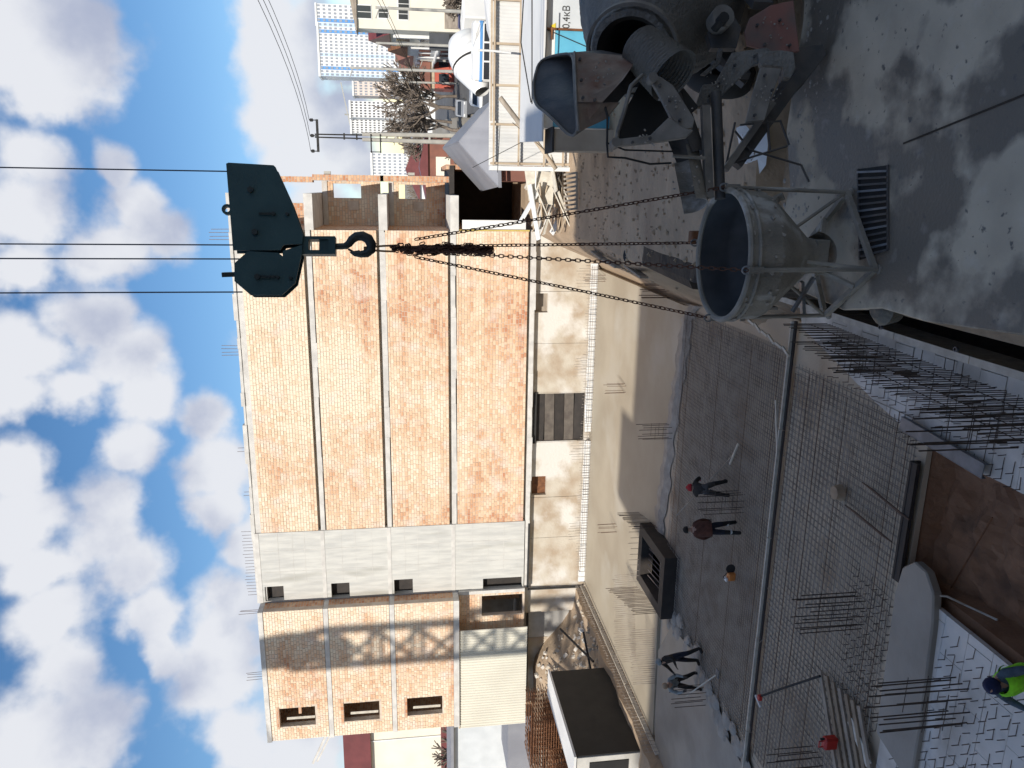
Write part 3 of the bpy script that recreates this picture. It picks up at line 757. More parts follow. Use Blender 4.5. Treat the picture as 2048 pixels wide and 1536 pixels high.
# retaining wall of the pit
t = thing('retaining_wall', 'stained pale concrete basement wall at the back of the pit', 'wall', (-13,38.95,-5))
xs = [-2.2,-5.2,-8.0,-10.75,-13.6,-16.9,-19.4,-22.45,-24.2,-26.1,-28.6,-30.6]
holes = [(-13.55,-10.8,-4.7,-1.85),(-6.32,-5.3,-2.45,-1.73),(-16.75,-15.62,-2.62,-1.8)]
for i in range(len(xs)-1):
    x1, x0 = xs[i]-.008, xs[i+1]+.008
    m = MB(); wall_cells(m, x0, x1, -5.2, LV[0]-.06, 38.92+random.uniform(0,.02)+(.35 if x1 < -24.0 else 0), 39.4, holes); m.build('wall_panel', ret_conc if i != 8 else concrete, t)
MB().box(-30.7,-2.0,38.62,39.42,LV[0]-.055,LV[0]-.30+.28).build('cap_beam', slab_edge, t)
for h in holes[1:]:
    MB().box(h[0],h[1],39.2,39.28,h[2],h[3]).build('blocked_opening', rust if h[0] < -10 else old_timber, t)
MB().box(-13.6,-10.75,39.3,39.38,-4.8,-1.8).build('blocked_opening', dark_m, t)
wet_board = mat('dark_wet_board', (.13,.11,.09), (.08,.065,.055), 3, .8)
bd = thing('boarded_opening', 'grey weathered boards closing the opening in the back pit wall', 'boarding', (-12.2,39,-4.7))
for i in range(5):
    z = -4.62+i*.55; MB().rbox((-12.2,39.1+random.uniform(-.03,.03),z+.25),(2.72,.05,.52), Euler((random.uniform(-.08,.08),random.uniform(-.02,.02),0)).to_matrix()).build('board', wet_board if i%2 else dark_m, bd)
MB().box(-13.62,-10.7,38.80,38.90,-1.95,-1.78).build('head_beam', rubber, bd)
plank('white loose board standing at the foot of the back wall below the boarded opening', (-13.0,38.7,-4.85), (-11.4,38.72,-4.8), .06, .35, white_p)
pj = MB(); pj.beam((-22.35,38.6,LV[0]-.2),(-18.3,38.6,LV[0]-.22),.05,.12); tag(pj.build('pipe_rail', rubber, loc=(-20,38.6,-1.6)), 'black pipe rail along the top of the back pit wall below the core', 'pipe')
pj = MB(); pj.tube([(-22.55,38.75,LV[0]-.25),(-22.6,38.78,-4.9)],.06,8); tag(pj.build('drain_pipe', rubber, loc=(-22.6,38.75,-5)), 'dark vertical pipe in the far corner of the pit wall', 'pipe')
pj = MB(); pj.tube([(-24.3,39.1,LV[0]-.32),(-30,39.1,LV[0]-.34)],.07,8); tag(pj.build('pipe_rail', rubber, loc=(-27,39.1,-1.7)), 'black pipe under the profiled sheet cladding of the wing', 'pipe')
# foam strip at the wall foot
t = thing('foam_upstand', 'white foam block strip along the foot of the back pit wall', 'insulation', (-13,38.6,-5))
x = -3.7
while x > -21.9:
    w = random.uniform(.28,.42)
    if not (-13.2 < x < -12.4): MB().box(x-w+.03, x, 38.55, 38.72+random.uniform(-.02,.02), -4.99, -4.66+random.uniform(-.03,.03)).build('foam_block', white_p, t)
    x -= w
# wall starters along that strip
sx = [-3.9-i*.16 for i in range(108)]
t = thing('wall_starters', 'long row of thin wall starters along the foot of the back pit wall', 'rebar', (-12,38.3,-5))
for i, x in enumerate(sx):
    tall = (i % 30 < 7); bar(t, (x,38.32,-5), (x+random.uniform(-.03,.03),38.3,-5+(1.15 if tall else .62)*random.uniform(.9,1.1)), .011, bm_)
for z in (-4.75,-4.5): bar(t, (-21.5,38.3,z), (-3.8,38.3,z), .010, bm_)
# profiled sheet cladding on the wing's ground floor
c = MB(); n = 150; x0, x1, z0, z1 = -30.75, -24.3, -1.5, 2.38
for i in range(n):
    for j in (0,1): pass
V = []; F = []
for i in range(n+1):
    xx = x0+(x1-x0)*i/n; yy = 37.62 + (.035 if (i//2) % 2 else 0)
    V += [(xx,yy,z0),(xx,yy,z1)]
for i in range(n): F.append((2*i,2*i+2,2*i+3,2*i+1))
c.add(V,F); V2 = [(x,y+.03,z) for x,y,z in V]; c.add(V2,F)
t = thing('sheet_cladding', 'cream profiled sheet cladding closing the ground floor of the wing', 'cladding', (-27.5,37.62,-1.5))
c.build('profiled_sheet', mat('cream_profiled_sheet', (.66,.63,.53), (.60,.57,.48), .5, .6), t)
MB().box(x0,x1,37.60,37.70,z1+.002,z1+.08).build('top_rail', timber, t)
# ================================================================ things in the pit
foam_field('foam_insulation', 'pale foam patch at the picture corner that the beanie worker stands on', [(-7.7,6.8),(-7.7,9.1),(-6.0,9.1),(-6.0,6.8)], -5.0)
def cluster(x, y, n, w, d, z=-5.05):
    out = []
    for i in range(n):
        t_ = i/n*2*pi
        out.append((x + w/2*max(-1,min(1,1.3*cos(t_))) + random.uniform(-.02,.02), y + d/2*max(-1,min(1,1.3*sin(t_))) + random.uniform(-.02,.02), z))
    return out
G = 'column starters standing up from the pit floor'
def col(label, x, y, n, w, d, h, me=bm_r, r=.011, z=-5.05):
    t = starter(label, cluster(x,y,n,w,d,z), h, r, me, G, name='column_starters', tilt=.012)
    for zz in (.3,.55):
        if h > 1.2:
            for s in (-1,1):
                bar(t, (x-w/2,y+s*d/2,z+h*zz), (x+w/2,y+s*d/2,z+h*zz), r*.6, me, 'tie')
    return t
col('dark column starters at the near edge of the sunlit slab', -9.0, 26.6, 8, .5, .5, 1.25, bm_d)
col('small column starters alone on the sunlit slab before the boarded opening', -8.9, 32.7, 6, .45, .4, 1.0, bm_r)
col('small column starters on the sunlit slab in front of the stair core', -16.05, 32.9, 6, .4, .4, .95, bm_r)
col('column starters beside the worker with the red hood', -9.15, 20.15, 10, .55, .5, 1.35, bm_d)
col('column starters between the rebar mat and narrow concrete pad', -9.15, 13.95, 12, .7, .5, 1.5, bm_d, .012)
col('tall thick column starters on the foam nearest the blue beanie', -9.1, 10.75, 12, .75, .55, 1.65, bm_d, .014)
col('dark column starters beside the red canister at the picture edge', -13.9, 14.7, 10, .6, .5, 1.2, bm_d, .012)
col('column starters at the foot of the earth bank behind the bucket', -3.7, 27.8, 8, .5, .5, 1.15, bm_r, .014)
col('column starters in front of the two workers in the wet concrete', -16.95, 21.4, 8, .55, .5, 1.2, bm_d, .012)
col('thick starters nearest the stop-end plank on the foam', -3.45, 14.2, 6, .35, .3, 1.35, bm_d, .014)
col('thick starters on the foam at the picture edge under the platform', -3.75, 10.75, 10, .6, .55, 1.75, bm_d, .014)
col('pair of short starters where the earth bank meets the far wall', -4.3, 37.0, 4, .3, .3, 1.2, bm_r, .013)
def row(label, a, b, n, h, r=.012, me=bm_, name='wall_starters', jit=.02, rails=(), hj=.08, lean=(0,0)):
    a, b = Vector(a), Vector(b); t = thing(name, label, 'rebar', (a+b)/2)
    for i in range(n):
        p = a.lerp(b, i/(n-1)); hh = h*random.uniform(1-hj,1+hj)
        bar(t, p+Vector((0,random.uniform(-jit,jit),0)), p+Vector((random.uniform(-jit,jit)+lean[0],random.uniform(-jit,jit)+lean[1],hh)), r, me)
    for z in rails: bar(t, a+Vector((0,0,z)), b+Vector((0,0,z)), r, me, 'rail')
    return t
row('dense near row of wall starters on the foam below the formwork plank', (-3.62,9.6,-5.05), (-3.30,15.9,-5.05), 62, 1.25, .009, bm_d, rails=(.4,.8))
row('dense far row of wall starters close along the formwork plank', (-3.25,9.6,-5.05), (-3.02,16.6,-5.05), 62, 1.2, .009, bm_d, rails=(.5,))
row('far row of slab starters across the sunlit concrete behind the lift pit', atz(1268,1148,-5.0), atz(1272,1322,-5.0), 44, .95, .011, bm_)
row('near row of slab starters ending behind the standing workers', atz(1308,1258,-5.0), atz(1310,1366,-5.0), 26, 1.0, .011, bm_)
row('row of starters on the lift pit form side nearest the brown jacket worker', (-13.75,29.6,-5.0), (-13.3,27.1,-5.0), 16, 1.0, .012, bm_d)
row('row of dark starters on the lift pit form side nearest the black container', (-17.2,29.2,-5.0), (-16.1,25.3,-5.0), 22, 1.35, .013, bm_d)
row('thin starters in front of the lift pit form', (-13.4,28.0,-5.0), (-16.0,27.6,-5.0), 12, .9, .010, bm_)
row('row of thin starters along the slab kerb beside the black container', (-22.2,38.3,-5.0), (-22.35,25.0,-5.0), 64, .62, .011, bm_, rails=(.25,.5))
# left kerb of the slab, white plank edge and sheet piling of rusty earth behind
t = thing('slab_edge_form', 'thin white edge plank along the slab side next to the black container', 'formwork', (-22.5,32,-5))
for i in range(6):
    y0 = 25.0+i*2.3; MB().beam((-22.52-.02*(i%2),y0+.02,-4.9),(-22.52-.02*(i%2),y0+2.26,-4.9),.05,.20).build('edge_plank', white_board, t)
# raised black form of the lift pit
t = thing('lift_pit_form', 'raised black formwork box round the lift pit opening in the slab', 'formwork', (-14.8,26.6,-5))
x0,x1,y0,y1,zz = -16.05,-13.45,24.75,27.9,-4.5
MB().box(x0,x1,y0,y0+.42,-5.1,zz).build('form_wall', dark_m, t); MB().box(x0,x1,y1-.42,y1,-5.1,zz).build('form_wall', dark_m, t)
MB().box(x0,x0+.42,y0+.421,y1-.421,-5.1,zz-.002).build('form_wall', dark_m, t); MB().box(x1-.42,x1,y0+.421,y1-.421,-5.1,zz-.002).build('form_wall', dark_m, t)
MB().box(x0+.43,x1-.43,y0+.43,y1-.43,-5.1,-5.0).build('pit_floor', wet_conc, t)
for i in range(7): bar(t, (x0+.5+i*.24,y0+.9+.1*(i%2),-4.95), (x0+.62+i*.24,y1-.8,-4.7), .016, bm_l, 'prop')
# cabin with black side
t = thing('black_container', 'black sided site container with pale roof edge beside the pit', 'container', (-24.6,29,-4.6))
R_ = Euler((0,0,rad(-3))).to_matrix()
MB().box(-24.5,-23.2,26.1,31.9,-4.65,-1.72).build('body', black_m, t)
MB().box(-24.55,-23.14,25.98,32.0,-1.719,-1.62).build('roof', white_sheet, t)
MB().box(-24.45,-23.25,26.02,26.096,-4.6,-1.76).build('end_panel', concrete, t)
MB().box(-24.2,-23.5,25.97,26.015,-4.0,-2.3).build('door', black_m, t)
# rusty mesh stacks behind it
def stack(label, x0, x1, y0, y1, z0, z1, n, m_=rust):
    t = thing('mesh_stack', label, 'rebar stack', ((x0+x1)/2,(y0+y1)/2,z0), 'rusty mesh stacks behind the black container')
    for i in range(n):
        z = z0+(z1-z0)*i/n
        p = MB()
        k = x0
        while k < x1: p.beam((k,y0+random.uniform(-.15,.15),z),(k+random.uniform(-.05,.05),y1+random.uniform(-.15,.15),z), .03,.03); k += .28
        k = y0
        while k < y1: p.beam((x0,k,z+.03),(x1,k,z+.03),.03,.03); k += .8
        p.build('mesh_panel', m_, t)
    return t
stack('tall rusty stack of mesh panels behind the black container', -30.3,-26.6,32.6,35.5,-2.6,-1.0,12)
stack('rusty flat bundle of bars at the picture edge behind the container', -33,-28.5,28.0,33.0,-3.0,-1.9,8)
t = thing('timber_pile', 'weathered pile of long timbers beyond the end of the profiled cladding', 'timber pile', (-34,36,-2.4))
for i in range(22):
    a = Vector((-36+random.uniform(-1,1), 34+random.uniform(-2,2), -2.3+random.uniform(0,.9))); b = a+Vector((random.uniform(3.2,5.2), random.uniform(-.6,.9), random.uniform(-.2,.35)))
    MB().beam(a,b,.14,.06).build('timber', random.choice([old_timber, white_board, old_timber, timber]), t)
m = MB(); m.box(-35,-31,38.5,41.5,-2,-.6); tag(m.build('grey_shed', roof_grey, loc=(-33,40,-2)), 'low grey shed beyond the brick wing, behind the timber pile', 'shed')
# clutter between wing and container
m = MB()
for i in range(160):
    x = random.uniform(-29,-22.9); y = random.uniform(33,38.4); z = ground_z(x,y); r = random.uniform(.03,.14)
    m.rbox((x,y,z+r*.3),(r*random.uniform(1,3),r*random.uniform(1,2),r*1.3),Euler((random.uniform(0,3),random.uniform(0,3),0)).to_matrix())
tag(m.build('rubble_heap', ret_conc), 'heap of pale rubble at the foot of the wing', 'rubble', kind='stuff')
for k,(a,b,l) in enumerate([((-24.5,33.2,-4.2),(-22.8,34.5,-4.0),'dark pole lying on rubble between container and pit corner'),((-23.6,33.0,-4.2),(-23.9,36.6,-3.2),'dark pole leaning on the rubble heap by the wing foot')]):
    m = MB().tube([a,b],.06,7); tag(m.build('steel_pole', rubber, loc=a), l, 'pole')

# small things on the mats
can = mat('red_plastic', (.50,.03,.02), (.42,.025,.02), 3, .4)
c0 = atz(1672,1484,-4.95)
t = thing('fuel_canister', 'red plastic canister on the mat beside the long brown planks', 'canister', c0)
MB().box(c0.x-.16,c0.x+.16,c0.y-.10,c0.y+.10,-4.97,-4.62).build('body', can, t, bevel=.04)
MB().tube([(c0.x-.1,c0.y,-4.64),(c0.x-.1,c0.y,-4.52),(c0.x+.06,c0.y,-4.52),(c0.x+.06,c0.y,-4.64)],.018,6).build('handle', can, t)
MB().lathe([(.03,0),(.03,.09),(0,.09)],(c0.x+.12,c0.y,-4.63),8).build('cap', rubber, t)
s0 = atz(1468,1150,-4.95)
t = thing('cut_off_saw', 'small orange and white power tool on the mat near the brown jacket', 'power tool', s0)
org = mat('orange_plastic', (.62,.22,.05), (.5,.17,.04), 4, .5)
MB().box(s0.x-.17,s0.x+.10,s0.y-.10,s0.y+.10,-4.97,-4.74).build('body', org, t, bevel=.03)
MB().box(s0.x-.19,s0.x-.06,s0.y-.08,s0.y+.08,-4.738,-4.66).build('cover', white_p, t, bevel=.02)
MB().lathe([(0,-.012),(.15,-.012),(.15,.012),(0,.012)],(s0.x+.22,s0.y,-4.82),18,Euler((pi/2,0,0)).to_matrix()).build('disc', rubber, t)
MB().tube([(s0.x-.16,s0.y,-4.72),(s0.x-.05,s0.y,-4.6),(s0.x+.1,s0.y,-4.72)],.015,6).build('handle', rubber, t)
# concrete vibrator hose with red head
a, b = atz(1522,1392,-4.5), atz(1640,1352,-4.9)
t = thing('concrete_vibrator', 'black concrete vibrator with red and white motor on the near mat', 'vibrator', a)
MB().tube([a,a.lerp(b,.4)+Vector((0,0,.05)),b],.03,7).build('hose', rubber, t, smooth=True)
MB().rbox(a+Vector((-.05,0,.03)),(.16,.12,.12)).build('motor', can, t, bevel=.02)
MB().beam(a+Vector((-.25,-.12,.05)),a+Vector((-.12,.2,.05)),.06,.05).build('handle', white_p, t)
# hose and rods on the clay
m = MB().tube([atz(1872,1190,-5.0),atz(1895,1193,-5.15),atz(1930,1210,-5.45),atz(1995,1240,-5.6)],.022,7)
tag(m.build('water_hose', white_board, smooth=True), 'pale hose running from the concrete pad across the clay', 'hose')
m = MB().tube([atz(1900,1180,-5.55),atz(1985,1035,-5.5)],.015,6); tag(m.build('steel_rod', rust), 'thin rusty rod lying across the clay hole', 'rod')
for (x,y,l) in [(1725,965,'bundle of brown bars lying on the mat beside the clay hole edge'),(1690,1010,'second bundle of brown bars lying behind the edge form')]:
    t = thing('bar_bundle', l, 'rebar', atz(x,y,-4.9))
    for i in range(7): bar(t, atz(x+i*3,y+i*2,-4.93+.02*(i%3)), atz(x+75+i*3,y+62+i*2,-4.93), .015, bm_r)
tan_board = mat('tan_board', (.30,.235,.165), (.22,.165,.115), 3, .85)
t = thing('plank_stack', 'long brown planks laid side by side on the near mat by the canister', 'planks', atz(1740,1500,-4.9))
for i in range(7):
    a = atz(1640+i*13,1340+i*12,-4.95); b = a+Vector((-2.6,-1.55,0)) 
    MB().beam(a,b,.13,.05).build('plank', tan_board if i%3 else old_timber, t)
m = MB().lathe([(0,.2),(.16,.18),(.2,0)], atz(1682,985,-5.0), 12); tag(m.build('mud_lump', soil, smooth=True), 'round lump of earth on the near mat beside the bar bundle', 'earth')

# ---------------------------------------------------------------- people
def person(label, loc, rz, bend=0, knees=0, spread=.11, stride=0, arms=((.25,.15,-.1),(-.25,.15,-.1)), reach=None, cols=None, head_nod=0):
    """one skinned body; local x right, y forward, z up.  arms: hand targets relative to the shoulders"""
    V = []; E = []; R = []; T = []
    def v(p, r, reg): V.append(Vector(p)); R.append(r); T.append(reg); return len(V)-1
    def e(a, b): E.append((a, b))
    hipz = .93 - .30*knees
    hy = -.12*knees
    pel = v((0,hy,hipz),.125,'leg')
    def tor(d, x=0, f=0): return Vector((x, hy + sin(bend)*d + f*cos(bend), hipz + cos(bend)*d - f*sin(bend)))
    sp_ = v(tor(.20),.135,'top'); ch = v(tor(.40),.150,'top'); nk = v(tor(.54),.060,'skin')
    nod = bend*.4+head_nod
    hb = Vector(V[nk]); hd = Vector((0,sin(nod),cos(nod)))
    h1 = v(hb+hd*.08+Vector((0,.015,0)),.068,'skin'); h2 = v(hb+hd*.16+Vector((0,.02,0)),.092,'skin'); h3 = v(hb+hd*.24,.072,'hair')
    nose = v(hb+hd*.13+Vector((0,.11*cos(nod),-.11*sin(nod))),.016,'skin')
    for a, b in ((pel,sp_),(sp_,ch),(ch,nk),(nk,h1),(h1,h2),(h2,h3),(h2,nose)): e(a,b)
    for s, tgt in ((1,arms[0]),(-1,arms[1])):
        sh = v(tor(.45,s*.18),.075,'top'); e(ch,sh)
        S = Vector(V[sh]); H = S+Vector(tgt)
        d = H-S; L1, L2 = .29,.26; D = min(d.length, L1+L2-.01); d.normalize(); H = S+d*D
        a_ = (L1*L1-L2*L2+D*D)/(2*D); hh = math.sqrt(max(0,L1*L1-a_*a_))
        outv = Vector((s*.7,-.6,-.2)); outv = (outv-d*outv.dot(d)).normalized()
        el = v(S+d*a_+outv*hh,.052,'top'); wr = v(H,.036,'top'); e(sh,el); e(el,wr)
        fd = (H-Vector(V[el])).normalized(); side = fd.cross(Vector((0,0,1)))
        side = side.normalized() if side.length > .1 else Vector((1,0,0))
        pm = v(H+fd*.07,.034,'glove'); e(wr,pm)
        for k in range(4):
            o_ = side*(.024*(k-1.5)); L = (.07,.082,.076,.06)[k]
            f1 = v(H+fd*.11+o_,.0095,'glove'); f2 = v(H+fd*(.11+L*.55)+o_+Vector((0,0,-.022)),.0085,'glove'); e(pm,f1); e(f1,f2)
        th = v(H+fd*.06+side*(-s*.05)+Vector((0,0,-.01)),.011,'glove'); th2 = v(H+fd*.095+side*(-s*.06)+Vector((0,0,-.02)),.009,'glove'); e(pm,th); e(th,th2)
    for s in (1,-1):
        st_ = stride*s
        hp = v((s*.095,hy,hipz-.04),.098,'leg'); e(pel,hp)
        kn = v((s*(.1+spread*.4),hy*.2+st_*.35+.12*knees+.02,.5-.10*knees),.066,'leg'); e(hp,kn)
        an = v((s*(.1+spread),st_*.7-.03,.10),.050,'boot'); e(kn,an)
        he = v((s*(.1+spread),st_*.7-.02,.045),.050,'boot'); e(an,he)
        to = v((s*(.1+spread*1.15),st_*.7+.17,.040),.042,'boot'); e(he,to)
    me = bpy.data.meshes.new('skeleton'); me.from_pydata(V, E, [])
    ob = bpy.data.objects.new('skeleton', me); COL.objects.link(ob)
    md = ob.modifiers.new('s','SKIN'); md.use_smooth_shade = True; md.branch_smoothing = .3
    for i, sv in enumerate(me.skin_vertices[0].data): K_ = 1.22 if T[i] in ('top','leg','boot') else 1.0; sv.radius = (R[i]*K_, R[i]*K_*(.78 if T[i]=='top' and R[i] > .1 else 1)); sv.use_root = (i == 0)
    sb = ob.modifiers.new('u','SUBSURF'); sb.levels = 2; sb.render_levels = 2
    dg = bpy.context.evaluated_depsgraph_get(); ev = ob.evaluated_get(dg)
    nm = bpy.data.meshes.new_from_object(ev, depsgraph=dg)
    bpy.data.objects.remove(ob)
    regs = ['top','leg','skin','hair','glove','boot']
    nm.materials.clear()
    for r_ in regs: nm.materials.append(cols.get(r_, skin))
    segs = [(V[a], V[b], T[b]) for a, b in E]
    for p in nm.polygons:
        c = p.center; best = None
        for a, b, r_ in segs:
            ab = b-a; t_ = max(0,min(1,(c-a).dot(ab)/max(1e-9,ab.length_squared))); d = (a+ab*t_-c).length
            if best is None or d < best[0]: best = (d, r_)
        p.material_index = regs.index(best[1]); p.use_smooth = True
    root = thing('person', label, 'person', loc, None, rz)
    o = bpy.data.objects.new('body', nm); COL.objects.link(o); o.parent = root
    root['hands'] = 1
    return root, hb, hd, tor
navy = cloth('navy_work_trousers', (.010,.012,.022)); brownj = cloth('brown_jacket', (.075,.028,.018)); blackc = cloth('black_work_clothes', (.016,.013,.011))
greyc = cloth('grey_work_jacket', (.20,.22,.22)); redh = cloth('red_hood', (.33,.018,.022)); slate = cloth('slate_blue_jacket', (.06,.085,.11)); hv = cloth('hi_vis_green', (.22,.62,.02))
bean = cloth('navy_beanie', (.008,.012,.045)); boot = cloth('black_boots', (.012,.011,.010)); glove = cloth('dark_gloves', (.05,.045,.04)); whitec = cloth('reflective_tape', (.5,.52,.52)); hair = cloth('dark_hair', (.012,.009,.007))
def cap(root, hb, hd, m_, name='cap', r=.108, low=.12):
    prof = [(r*.98,low),(r*1.02,low+.05),(r*.85,low+.11),(r*.45,low+.145),(0,low+.155)]
    q = hd.to_track_quat('Z','Y').to_matrix()
    MB().lathe(prof, hb+Vector((0,.015,0)), 14, q).build(name, m_, root, smooth=True, local=True)
# 1 brown jacket, seen from behind
r1 = person('worker in brown jacket and navy trousers walking away across the rebar mat', Vector((-9.95,20.0,-4.98)), rad(25), bend=.28, stride=.18, spread=.06,
   arms=((.07,.16,-.50),(-.07,.18,-.48)), cols=dict(top=brownj,leg=navy,skin=skin,hair=hair,glove=glove,boot=boot), head_nod=.2)
cap(*r1[:3], hair, 'knit_cap')
jk = MB().lathe([(.225,-.06),(.23,.1),(.235,.28),(.20,.42)], r1[3](0), 18, Euler((-.28,0,0)).to_matrix()); 
for i,(x,y,z) in enumerate(jk.v): pass
jo = jk.build('jacket', brownj, r1[0], smooth=True, local=True); jo.scale = (1.05,.74,1)
for s in (1,-1): MB().lathe([(.074,.30),(.078,.36)], (s*.125,s*.10,0), 12).build('reflective_band', whitec, r1[0], smooth=True, local=True)
# 2 bending, red hood
r2 = person('worker with red hood bending over the column starters with a long rake', Vector((-9.05,20.95,-4.98)), rad(15), bend=1.15, knees=.45, stride=.1,
   arms=((.05,.38,-.32),(-.05,.48,-.22)), cols=dict(top=blackc,leg=cloth('grey_trousers',(.05,.05,.052)),skin=skin,hair=redh,glove=redh,boot=boot))
cap(*r2[:3], redh, 'hood', .125, .03)
a, b = atz(1352,1032,-4.6), atz(1468,908,-4.9)
t = thing('rake', 'long handled rake lying over the rebar mat beside the red hooded worker', 'rake', b)
MB().tube([a,b],.022,7).build('handle', old_timber, t)
MB().beam(b+Vector((-.42,.22,0)),b+Vector((.42,-.22,0)),.05,.05).build('head', white_board, t)
# 3 standing, dark clothes
r3 = person('worker in dark clothes standing with legs apart in wet concrete, without a shovel', Vector((-15.75,21.95,-4.98)), rad(150), bend=.22, spread=.17, stride=.12,
   arms=((.1,.3,-.3),(-.1,.32,-.28)), cols=dict(top=blackc,leg=navy,skin=skin,hair=greyc,glove=glove,boot=boot))
cap(*r3[:3], greyc, 'hood', .12, .05)
# 4 bending with float
r4 = person('worker in pale grey jacket leaning forward with a shovel in wet concrete', Vector((-16.75,21.9,-4.98)), rad(-155), bend=.75, knees=.35, spread=.14, stride=.16,
   arms=((.0,.35,-.35),(-.1,.25,-.42)), cols=dict(top=greyc,leg=blackc,skin=skin,hair=hair,glove=glove,boot=boot))
cap(*r4[:3], cloth('tan_cap',(.30,.22,.15)))
a, b = atz(1372,1392,-4.3), atz(1432,1350,-4.9)
t = thing('shovel', 'long handled shovel held by the grey jacketed worker in wet concrete', 'shovel', b)
MB().tube([a,b],.024,7).build('handle', white_board, t)
MB().rbox(b+Vector((.1,-.05,-.02)),(.28,.22,.03)).build('blade', steel, t)
# 5 worker at the corner
r5 = person('worker in navy beanie and green hi-vis vest, nearest of all workers', Vector((-6.95,8.62,-4.99)), rad(165), bend=.16, stride=.1,
   arms=((.18,.25,-.40),(-.15,.3,-.36)), cols=dict(top=slate,leg=navy,skin=skin,hair=bean,glove=glove,boot=boot), head_nod=.2)
cap(*r5[:3], bean, 'beanie', .122, .055)
vest = MB().lathe([(.20,.02),(.205,.2),(.21,.34),(.19,.44),(.13,.50)], r5[3](0), 20, Euler((-.30,0,0)).to_matrix())
vo = vest.build('hi_vis_vest', hv, r5[0], smooth=True, local=True); vo.scale = (1.16,.86,1.0)
for s in (-1,1):
    MB().lathe([(.10,-.02),(.105,.04)], r5[3](.42,s*.19), 12, Euler((-.3,s*.5,0)).to_matrix()).build('vest_shoulder', hv, r5[0], smooth=True, local=True)
# ================================================================ hook block, chains, bucket
HP = Vector((-.52, 8.95, 6.3)); hn = Vector((FWD.x, FWD.y, 0)).normalized()      # plates face the camera horizontally
def onplane(x, y, off_=0):
    v = ray(x, y); o = Vector((0,0,CAM_H)); t_ = ((HP+hn*off_)-o).dot(hn)/v.dot(hn); return o+v*t_
def zp(zx, zy): return (400+zx/2.926, 300+zy/2.926)
hb_ = thing('hook_block', 'dark teal crane hook block hanging above the bucket', 'hook block', HP)
A = [zp(*p) for p in [(166,96),(180,90),(440,105),(452,116),(545,322),(610,505),(606,560),(498,566),(478,596),(206,597)]]
Bq = [zp(*p) for p in [(292,602),(470,612),(496,634),(494,600),(604,566),(606,606),(566,786),(490,856),(308,856),(214,775),(214,672)]]
for nm_, P in (('sheave_plate',A),('sheave_plate',Bq)):
    for s in (-1,1):
        MB().prism([onplane(*p)+hn*(s*.10) for p in P], hn*.016).build(nm_, teal, hb_)
    c = [onplane(*p) for p in P]; cen = sum(c, Vector())/len(c)
    MB().prism([cen+(p-cen)*.9 for p in c], hn*.12).build('sheave_cover', teal, hb_)
Rh = hn.to_track_quat('Z','Y').to_matrix()
for zx, zy, r in [(295,232,.035),(320,480,.035),(430,372,.022),(510,375,.02),(335,742,.035),(455,745,.02),(530,750,.02),(405,742,.018)]:
    p = onplane(*zp(zx,zy), -.12)
    MB().lathe([(0,-.02),(r,-.02),(r,.03),(0,.03)], p, 6, Rh).build('bolt', hook_m, hb_)
for (a,b) in [((345,372),(425,372)),((355,742),(440,742))]:
    MB().beam(onplane(*zp(*a),-.125), onplane(*zp(*b),-.125), .025,.025).build('grip_rail', hook_m, hb_)
# lug on top and lever
p = onplane(*zp(162,350)); 
tor_ = MB().lathe([(.03,-.03),(.06,-.03),(.06,.03),(.03,.03),(.03,-.03)], p, 14, Rh); tor_.build('lug', teal, hb_)
MB().beam(onplane(*zp(130,730)), onplane(*zp(216,727)), .05,.06).build('lever', hook_m, hb_)
# swivel yoke with window, shank and hook
yk = [[(600,512),(795,512),(795,530),(600,530)],[(600,592),(795,592),(795,616),(600,616)],[(600,530),(640,530),(640,592),(600,592)],[(755,530),(795,530),(795,592),(755,592)],[(640,530),(690,560),(755,530)]]
for P in yk[:4]: MB().prism([onplane(*zp(*p)) for p in P], hn*.16).build('yoke', teal, hb_)
MB().prism([onplane(*zp(*p)) for p in [(700,530),(755,530),(755,592),(700,592)]], hn*.10).build('yoke', teal, hb_)
MB().tube([onplane(*zp(790,565)), onplane(*zp(865,562))], .036, 12).build('shank', hook_m, hb_, smooth=True)
hk = [(850,563),(872,548),(888,525),(915,506),(950,503),(985,520),(1003,553),(1000,585),(975,606),(940,610),(905,606),(880,595)]
hr = [.04,.046,.052,.056,.060,.062,.062,.058,.05,.042,.034,.016]
MB().tube([onplane(*zp(*p)) for p in hk], [r*.95 for r in hr], 12).build('hook', hook_m, hb_, smooth=True)
MB().tube([onplane(*zp(868,580)), onplane(*zp(900,598)), onplane(*zp(935,592))], .014, 6).build('safety_latch', hook_m, hb_)
# ropes run up to the crane trolley
TROLLEY_Z = 46.6
for k,(x0_,y0_,l) in enumerate([(470,343,'outer hoist rope of the hook block, nearest the tower blocks'),(480,490,'inner hoist rope of the hook block on the large plate'),(490,518,'inner hoist rope of the hook block on the small plate'),(485,584,'outer hoist rope of the hook block, nearest the stair core')]):
    p = onplane(x0_, y0_)
    # slight spread as photographed
    q = Vector((p.x, p.y, TROLLEY_Z))
    tag(MB().tube([p,q], .0085, 6).build('hoist_rope', wire_m, loc=p), l, 'rope', 'hoist ropes of the hook block')
